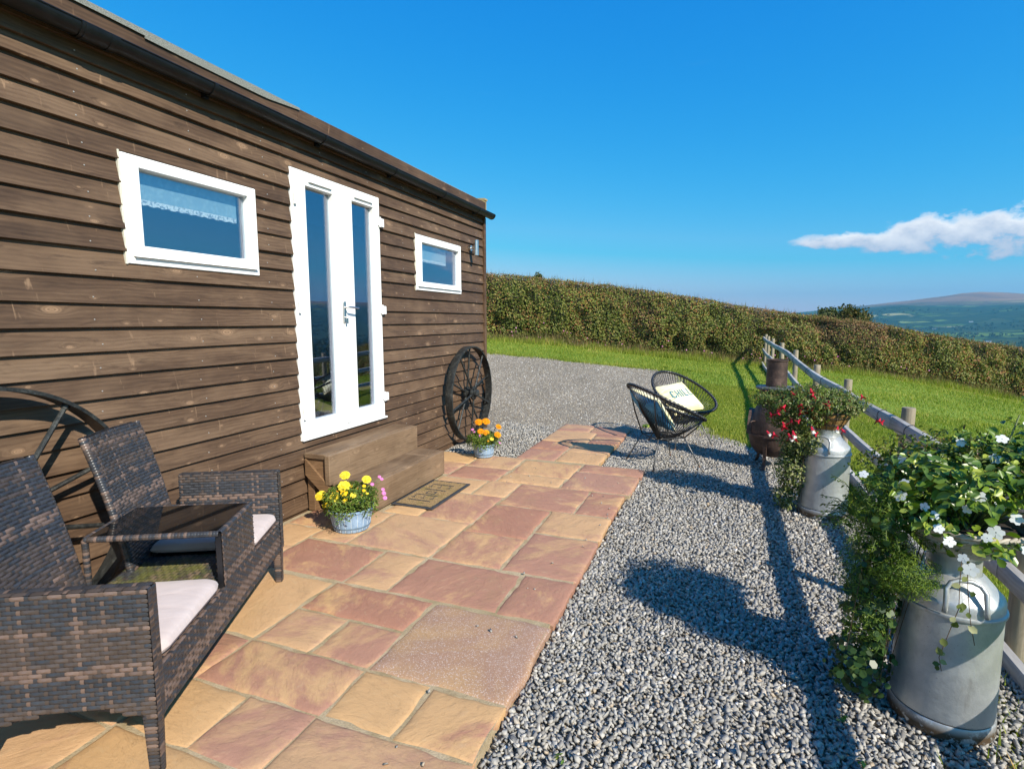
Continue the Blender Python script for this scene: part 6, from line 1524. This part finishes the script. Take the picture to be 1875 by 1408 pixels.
# black string-light cable tied along the top rail
cb = MB(); pts = []
for q in range(260):
    y = 0.2+q*0.05
    if y > 12.5: break
    z = rz(y)-0.012+0.040*math.sin(y*2.2+0.5*math.sin(y*5)); pts.append((fx_(y)-0.036-0.006*math.sin(y*9), y, z))
cb.tube(pts, 0.0032, 5)
for y in (1.6, 2.6, 3.55, 4.05, 4.5, 5.2, 5.9, 6.7, 7.9, 9.2, 10.8):
    lp = [(fx_(y)+0.010-0.052*math.cos(t)*(1 if math.cos(t) > 0 else .4), y+0.01*math.sin(3*t), rz(y)+0.057*math.sin(t)) for t in [6.283*i/18 for i in range(18)]]
    cb.tube(lp, 0.0028, 5, True)
    cb.tube([(fx_(y)-0.04, y, rz(y)-0.03), (fx_(y)-0.05, y+0.02, rz(y)-0.075)], 0.0045, 5)
ca = emit('string_light_cable', cb, 'chair_black', None, FB, smooth=True); ca.location = FB
tag(ca, 'thin black light cable tied along the top rail of the fence', 'cable')

# ------------------------------------------------------------------ hedge
hedge = thing('hedge', 'long clipped mixed hedge with browning top along the edge of the grass', 'hedge', (3.0, 19.2, 0.2)); HB = tuple(hedge.location)
hp = np.array(HEDGE); seg = np.linalg.norm(np.diff(hp[:, :2], axis=0), axis=1); cum = np.concatenate([[0], np.cumsum(seg)])
hh_ = np.array([2.35, 2.12, 2.05, 2.12, 2.08, 1.97, 1.82, 1.75, 1.74, 1.66, 1.68, 1.85, 1.9, 1.9])
def hedge_xyz(s, off, z):
    x = np.interp(s, cum, hp[:, 0]); y = np.interp(s, cum, hp[:, 1]); g = np.interp(s, cum, hp[:, 2])
    return np.stack([x+off*0.355, y-off*0.935, g+z], 1)
HT = 1.25
n = 88000; s = rng.uniform(0, cum[-1], n)
dens = np.where((s > 4) & (s < 24.5), 1.0, 0.45); s = s[rng.random(n) < dens]; n = len(s)
H = np.interp(s, cum, hh_); zf = rng.random(n)**0.9
bul = 0.20*(vnoise(s, zf*H, 0.9, 51)-0.5)+0.22*(vnoise(s, zf*H, 0.35, 52)-0.5)
hole = np.clip((vnoise(s+50, zf*H*1.1, 0.55, 53)-0.60)*3.0, 0, 1)*0.42
dep_ = rng.random(n)**2.2*0.26
off = 0.12*np.sin(zf*math.pi)+bul-dep_-hole+0.05-np.clip((zf-0.86)/0.14, 0, 1)**2*0.22
P = hedge_xyz(s, off, zf*H)
Nv = np.tile([0.355, -0.935, 0.25], (n, 1))+rng.normal(scale=.6, size=(n, 3))
brownp = np.clip((zf-0.80)/0.2, 0, 1)*0.55+np.clip((vnoise(s, zf*H, 1.3, 55)-0.52)*2.4, 0, 1)*0.75+np.clip((0.16-zf)/0.16, 0, 1)*0.35+0.04
isb = rng.random(n) < brownp
sz = rng.uniform(0.04, 0.09, n)
leaves('foliage', P[~isb], Nv[~isb], sz[~isb], 'hedge_leaf', hedge, HB, 0.6)['kind'] = 'stuff'
leaves('browned_foliage', P[isb], Nv[isb], sz[isb]*0.85, 'hedge_brown_leaf', hedge, HB, 0.5)['kind'] = 'stuff'
n = 30000; s = rng.uniform(0, cum[-1], n); H = np.interp(s, cum, hh_)+0.07*(vnoise(s, s*0, 0.5, 57)-0.5)+0.05*(vnoise(s, s*0+9, 0.17, 58)-0.5); off = -rng.random(n)*HT+0.02
P = hedge_xyz(s, off, H-0.03+0.09*(vnoise(s, off, 0.3, 59)-0.5)-rng.random(n)**1.5*0.1+np.where(rng.random(n) < 0.06, rng.random(n)*0.09, 0))
isb = rng.random(n) < 0.72
Nv = np.tile([0.1, -0.4, 0.8], (n, 1))+rng.normal(scale=.6, size=(n, 3)); sz = rng.uniform(0.03, 0.065, n)
leaves('top_foliage', P[~isb], Nv[~isb], sz[~isb], 'hedge_leaf', hedge, HB, 0.6)['kind'] = 'stuff'
leaves('browned_top', P[isb], Nv[isb], sz[isb], 'hedge_brown_leaf', hedge, HB, 0.5)['kind'] = 'stuff'
# bare stems showing in the face, a few shoots above the top
n = 900; s = rng.uniform(3, 26, n); H = np.interp(s, cum, hh_); z0 = rng.random(n)*H*0.8
P = hedge_xyz(s, rng.uniform(-0.02, 0.16, n), z0)
np_emit('bare_stem', blades(P, rng.uniform(0.12, 0.5, n), rng.uniform(0.008, 0.018, n), 0.9), 3, 'dry_grass', hedge, HB)['kind'] = 'stuff'
n = 900; s = rng.uniform(3, 26, n); H = np.interp(s, cum, hh_)
np_emit('top_shoot', blades(hedge_xyz(s, -rng.random(n)*0.6, H-0.05), rng.uniform(0.08, 0.24, n), rng.uniform(0.008, 0.016, n), 0.6), 3, 'dry_grass', hedge, HB)['kind'] = 'stuff'
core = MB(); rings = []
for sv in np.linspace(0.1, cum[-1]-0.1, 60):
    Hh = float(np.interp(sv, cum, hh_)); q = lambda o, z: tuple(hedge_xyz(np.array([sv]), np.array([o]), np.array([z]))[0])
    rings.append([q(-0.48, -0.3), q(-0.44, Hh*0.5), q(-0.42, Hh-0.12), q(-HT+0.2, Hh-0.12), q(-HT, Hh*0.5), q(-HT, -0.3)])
emit('dark_core', core.loft(rings), 'hedge_core', hedge, HB, smooth=True)  # dark solid added inside the leaves to block light through the hedge

# ------------------------------------------------------------------ rough grass under the hedge, lawn grass
n = 15000; s = rng.uniform(2.5, 27, n); o = 0.10+rng.random(n)**1.4*0.75
P = hedge_xyz(s, o, np.zeros(n)); P[:, 2] = Zt(P[:, 0], P[:, 1])-0.01
hgt = (0.10+0.38*rng.random(n)**1.6*np.clip(1.1-o, 0.15, 1))*(0.5+0.9*vnoise(P[:, 0], P[:, 1], 0.7, 61))
tag(np_emit('rough_grass', blades(P, hgt, rng.uniform(0.010, 0.022, n), 0.8), 3, 'dry_grass'), 'dry rough grass and weeds along the foot of the hedge', None, None, 'stuff')
n = 16000; s = rng.uniform(2.5, 27, n); o = 0.25+rng.random(n)*0.95; P = hedge_xyz(s, o, np.zeros(n)); P[:, 2] = Zt(P[:, 0], P[:, 1])-0.01
tag(np_emit('long_green_grass', blades(P, rng.uniform(0.08, 0.24, n)*(0.4+1.1*vnoise(P[:, 0], P[:, 1], 0.6, 62)), rng.uniform(0.010, 0.02, n), 0.8), 3, 'grass_blade'), None, None, None, 'stuff')
n = 70; s = rng.uniform(3, 20, n); P = hedge_xyz(s, rng.uniform(0.1, 0.4, n), np.zeros(n)); P[:, 2] = Zt(P[:, 0], P[:, 1])+rng.uniform(0.15, 0.75, n)*rng.random(n)
tag(leaves('wild_flowers', P, np.tile([0.3, -.9, .3], (n, 1)), rng.uniform(0.03, 0.05, n), 'petal_pink', aspect=0.9), None, None, None, 'stuff')
def lawn_pts(n, x0, x1, y0, y1):
    x = rng.uniform(x0, x1, n); y = rng.uniform(y0, y1, n)
    hs_ = (x-hp[0, 0])*0.935+(y-hp[0, 1])*0.355           # keep in front of the hedge
    hy = np.interp(x, hp[:, 0], hp[:, 1])
    m = ~drive_keep(x, y) & (y < hy-0.35) & ((x > 4.28) | (y > 6.6))
    return x[m], y[m]
GB = []
for n, box, hr, wr_ in ((150000, (2.2, 6.5, 6.6, 12), (0.020, 0.055), (0.006, 0.012)), (130000, (-5, 16, 11.5, 23), (0.03, 0.065), (0.012, 0.022)), (110000, (4.26, 7.5, 1.2, 7.5), (0.022, 0.06), (0.005, 0.010)), (60000, (6.5, 16, 5, 13), (0.028, 0.06), (0.010, 0.018))):
    x, y = lawn_pts(n, *box); P = np.stack([x, y, Zt(x, y)-0.004], 1); k = 0.55+0.8*vnoise(x, y, 0.8, 71)
    GB.append(blades(P, rng.uniform(*hr, len(x))*k, rng.uniform(*wr_, len(x)), 0.9))
tag(np_emit('grass', np.concatenate(GB), 3, 'grass_blade'), 'short bright green grass of the lawn', None, None, 'stuff')
# grass creeping over the edge of the gravel
e = []
for (a, b) in zip(DRIVE[2:-1], DRIVE[3:]):
    m = int(math.hypot(b[0]-a[0], b[1]-a[1])*420)
    t_ = rng.random(m)[:, None]; q = np.array(a)*(1-t_)+np.array(b)*t_+rng.normal(scale=0.11, size=(m, 2)); e.append(q)
e = np.concatenate(e); P = np.stack([e[:, 0], e[:, 1], Zt(e[:, 0], e[:, 1])], 1)
tag(np_emit('grass_edge', blades(P, rng.uniform(0.03, 0.09, len(e)), rng.uniform(0.008, 0.016, len(e)), 1.0), 3, 'grass_blade'), None, None, None, 'stuff')
# small weeds in the gravel
def weed(x, y, z, r, label, n=10):
    th = rng.uniform(0, 6.283, n); P = np.stack([x+np.cos(th)*r*rng.random(n), y+np.sin(th)*r*rng.random(n), z+rng.uniform(0.004, 0.02, n)], 1)
    o = leaves('weed', P-np.array([x, y, z]), np.stack([np.cos(th)*.5, np.sin(th)*.5, np.ones(n)], 1), rng.uniform(r*0.7, r*1.1, n), 'impatiens_leaf', aspect=0.5, kind='oval'); o.location = (x, y, z)
    tag(o, label, 'weed', 'weeds in the gravel')
WL = 'tiny green weed growing between the grey gravel stones'
for x, y in ((2.72, 1.62), (2.60, 1.70), (3.60, 2.05), (3.74, 2.02), (3.58, 2.28)): weed(x, y, GZ-0.004, 0.024, WL, 7)
weed(2.14, 7.95, float(Zt(2.14, 7.95))+0.01, 0.07, 'tuft of bright green weed in the yard behind the string chairs', 40)
sr = hedge_xyz(np.array([0.0]), np.array([0.0]), np.array([0.0]))

# ------------------------------------------------------------------ trees and houses beyond the hedge
def polar(px, D, zz=None):
    """point at horizontal distance D in the direction of a column of the photograph"""
    d = pix_dir(px, 590); h = math.hypot(d.x, d.y); return (CAM[0]+d.x/h*D, CAM[1]+d.y/h*D)
def tree(label, px, D, ztop, cw, ch, mat, n, group=None, lsz=(0.2, 0.42)):
    x, y = polar(px, D); az = math.degrees(math.atan2(x-CAM[0], y)); zg = float(far_z(np.array([float(D)]), np.array([az]))[0])-0.3
    t_ = thing('tree', label, 'tree', (x, y, zg), 0, group); H = ztop-zg
    mb = MB(); zc = H-ch*0.9; mb.tube([(0, 0, -1), (0.05, 0.02, zc*0.5), (0.02, -0.05, zc), (0.0, 0.0, H-ch*0.4)], [cw*0.06, cw*0.05, cw*0.04, cw*0.015], 8)
    for k in range(7):
        a = k*0.9+rw.random(); L = cw*rw.uniform(0.25, 0.42); z0 = zc+rw.uniform(0, ch*0.3); mb.tube([(0, 0, z0), (math.cos(a)*L*.5, math.sin(a)*L*.5, z0+ch*0.2), (math.cos(a)*L, math.sin(a)*L, z0+ch*0.4)], [cw*0.022, cw*0.015, cw*0.006], 6)
    emit('trunk', mb, 'bark', t_, smooth=True)
    cl = 26; C = unit(rng.normal(size=(cl, 3)))*np.array([cw/2, cw/2, ch/2])*rng.uniform(0.35, 0.85, (cl, 1))+np.array([0, 0, H-ch/2])
    P = np.concatenate([c+rng.normal(size=(n//cl, 3))*np.array([cw, cw, ch*0.85])*0.085 for c in C]); N = unit(P-np.array([0, 0, H-ch/2]))
    leaves('crown', P, N+rng.normal(scale=.6, size=P.shape), rng.uniform(*lsz, len(P)), mat, t_, aspect=0.7)
    return t_
tree('rounded olive brown tree standing just beyond the hedge', 1562, 75, 3.5, 4.6, 4.4, 'tree_leaf', 5200)
tree('smaller grey green tree beside the olive brown one beyond the hedge', 1514, 80, 3.4, 3.8, 3.6, 'tree_leaf_green', 3200)
tree('thin little tree peeping over the high end of the hedge', 984, 62, 6.95, 1.7, 1.6, 'tree_leaf_green', 900, None, (0.12, 0.25))
tree('pale yellow green tree in the valley below the hedge', 1714, 260, -4.0, 20.0, 12, 'tree_leaf_green', 4200, None, (0.6, 1.3))
# woods and hedgerow trees of the valley: one mass
TX = []; TN = []; TS = []
cnt = 0
az = rng.uniform(5, 66, 18000); r = np.exp(rng.uniform(math.log(260), math.log(4600), 18000))
x = CAM[0]+r*np.sin(np.radians(az)); y = r*np.cos(np.radians(az)); z = far_z(r, az)
w1 = vnoise(x, y, 190, 81)*0.6+vnoise(x, y, 70, 82)*0.4; row = np.abs(vnoise(x, y, 240, 83)-0.5)
m = (w1 > 0.52) | (row < 0.03); x, y, z, r = x[m], y[m], z[m], r[m]
for k in range(len(x)):
    q = 34 if r[k] < 1200 else 16; hr = rw.uniform(3.6, 8.0)
    d = unit(rng.normal(size=(q, 3))); d[:, 2] = np.abs(d[:, 2])
    TX.append(np.array([x[k], y[k], z[k]+hr*0.35])+d*hr*np.array([1, 1, 1.15])*rng.uniform(0.6, 1.05, (q, 1))); TN.append(d); TS.append(np.full(q, hr*(0.55 if q > 20 else 0.8)))
tag(leaves('valley_woodland', np.concatenate(TX), np.concatenate(TN)+rng.normal(scale=.4, size=(sum(len(a) for a in TX), 3)), np.concatenate(TS), 'far_leaf', aspect=0.85), 'dark woods and hedgerow trees filling the valley', None, None, 'stuff')
proto = None
for k, (px, D, L, W) in enumerate([(1826, 1900, 12, 6), (1835, 1905, 9, 6), (1844, 1900, 14, 6), (1853, 1910, 8, 6), (1861, 1900, 11, 6), (1870, 1905, 13, 6), (1679, 3300, 16, 8), (1712, 3600, 18, 8), (1778, 3900, 18, 8), (1814, 2500, 16, 8)]):
    x, y = polar(px, D); a_ = math.degrees(math.atan2(x-CAM[0], y)); zg = float(far_z(np.array([float(D)]), np.array([a_]))[0])
    grp = 'white houses in the valley'; lab = 'small white house with dark roof far off in the valley'
    h_ = thing('cottage', lab, 'house', (x, y, zg), R(-a_), grp)
    emit('wall', MB().box(-L/2, L/2, -W/2, W/2, -3, 4.6), 'cottage_white', h_)
    emit('roof', MB().add([(-L/2-.4, -W/2-.4, 4.6), (L/2+.4, -W/2-.4, 4.6), (L/2+.4, W/2+.4, 4.6), (-L/2-.4, W/2+.4, 4.6), (-L/2, 0, 6.6), (L/2, 0, 6.6)], [(0, 1, 5, 4), (2, 3, 4, 5), (1, 2, 5), (3, 0, 4), (3, 2, 1, 0)]), 'slate', h_)

# ------------------------------------------------------------------ air: thin haze over the valley
HAZE = True
if HAZE:
    t = NT('haze_air'); vol = t.n('ShaderNodeVolumePrincipled'); vol.inputs['Color'].default_value = (0.13, 0.56, 0.86, 1); vol.inputs['Density'].default_value = 1.1e-4; vol.inputs['Anisotropy'].default_value = 0.2
    t.link(vol.outputs[0], t.out.inputs['Volume'])
    hz = emit('haze', MB().box(-9500, 9800, -9500, 9800, -140, 420), t.m); tag(hz, None, None, None, 'stuff')
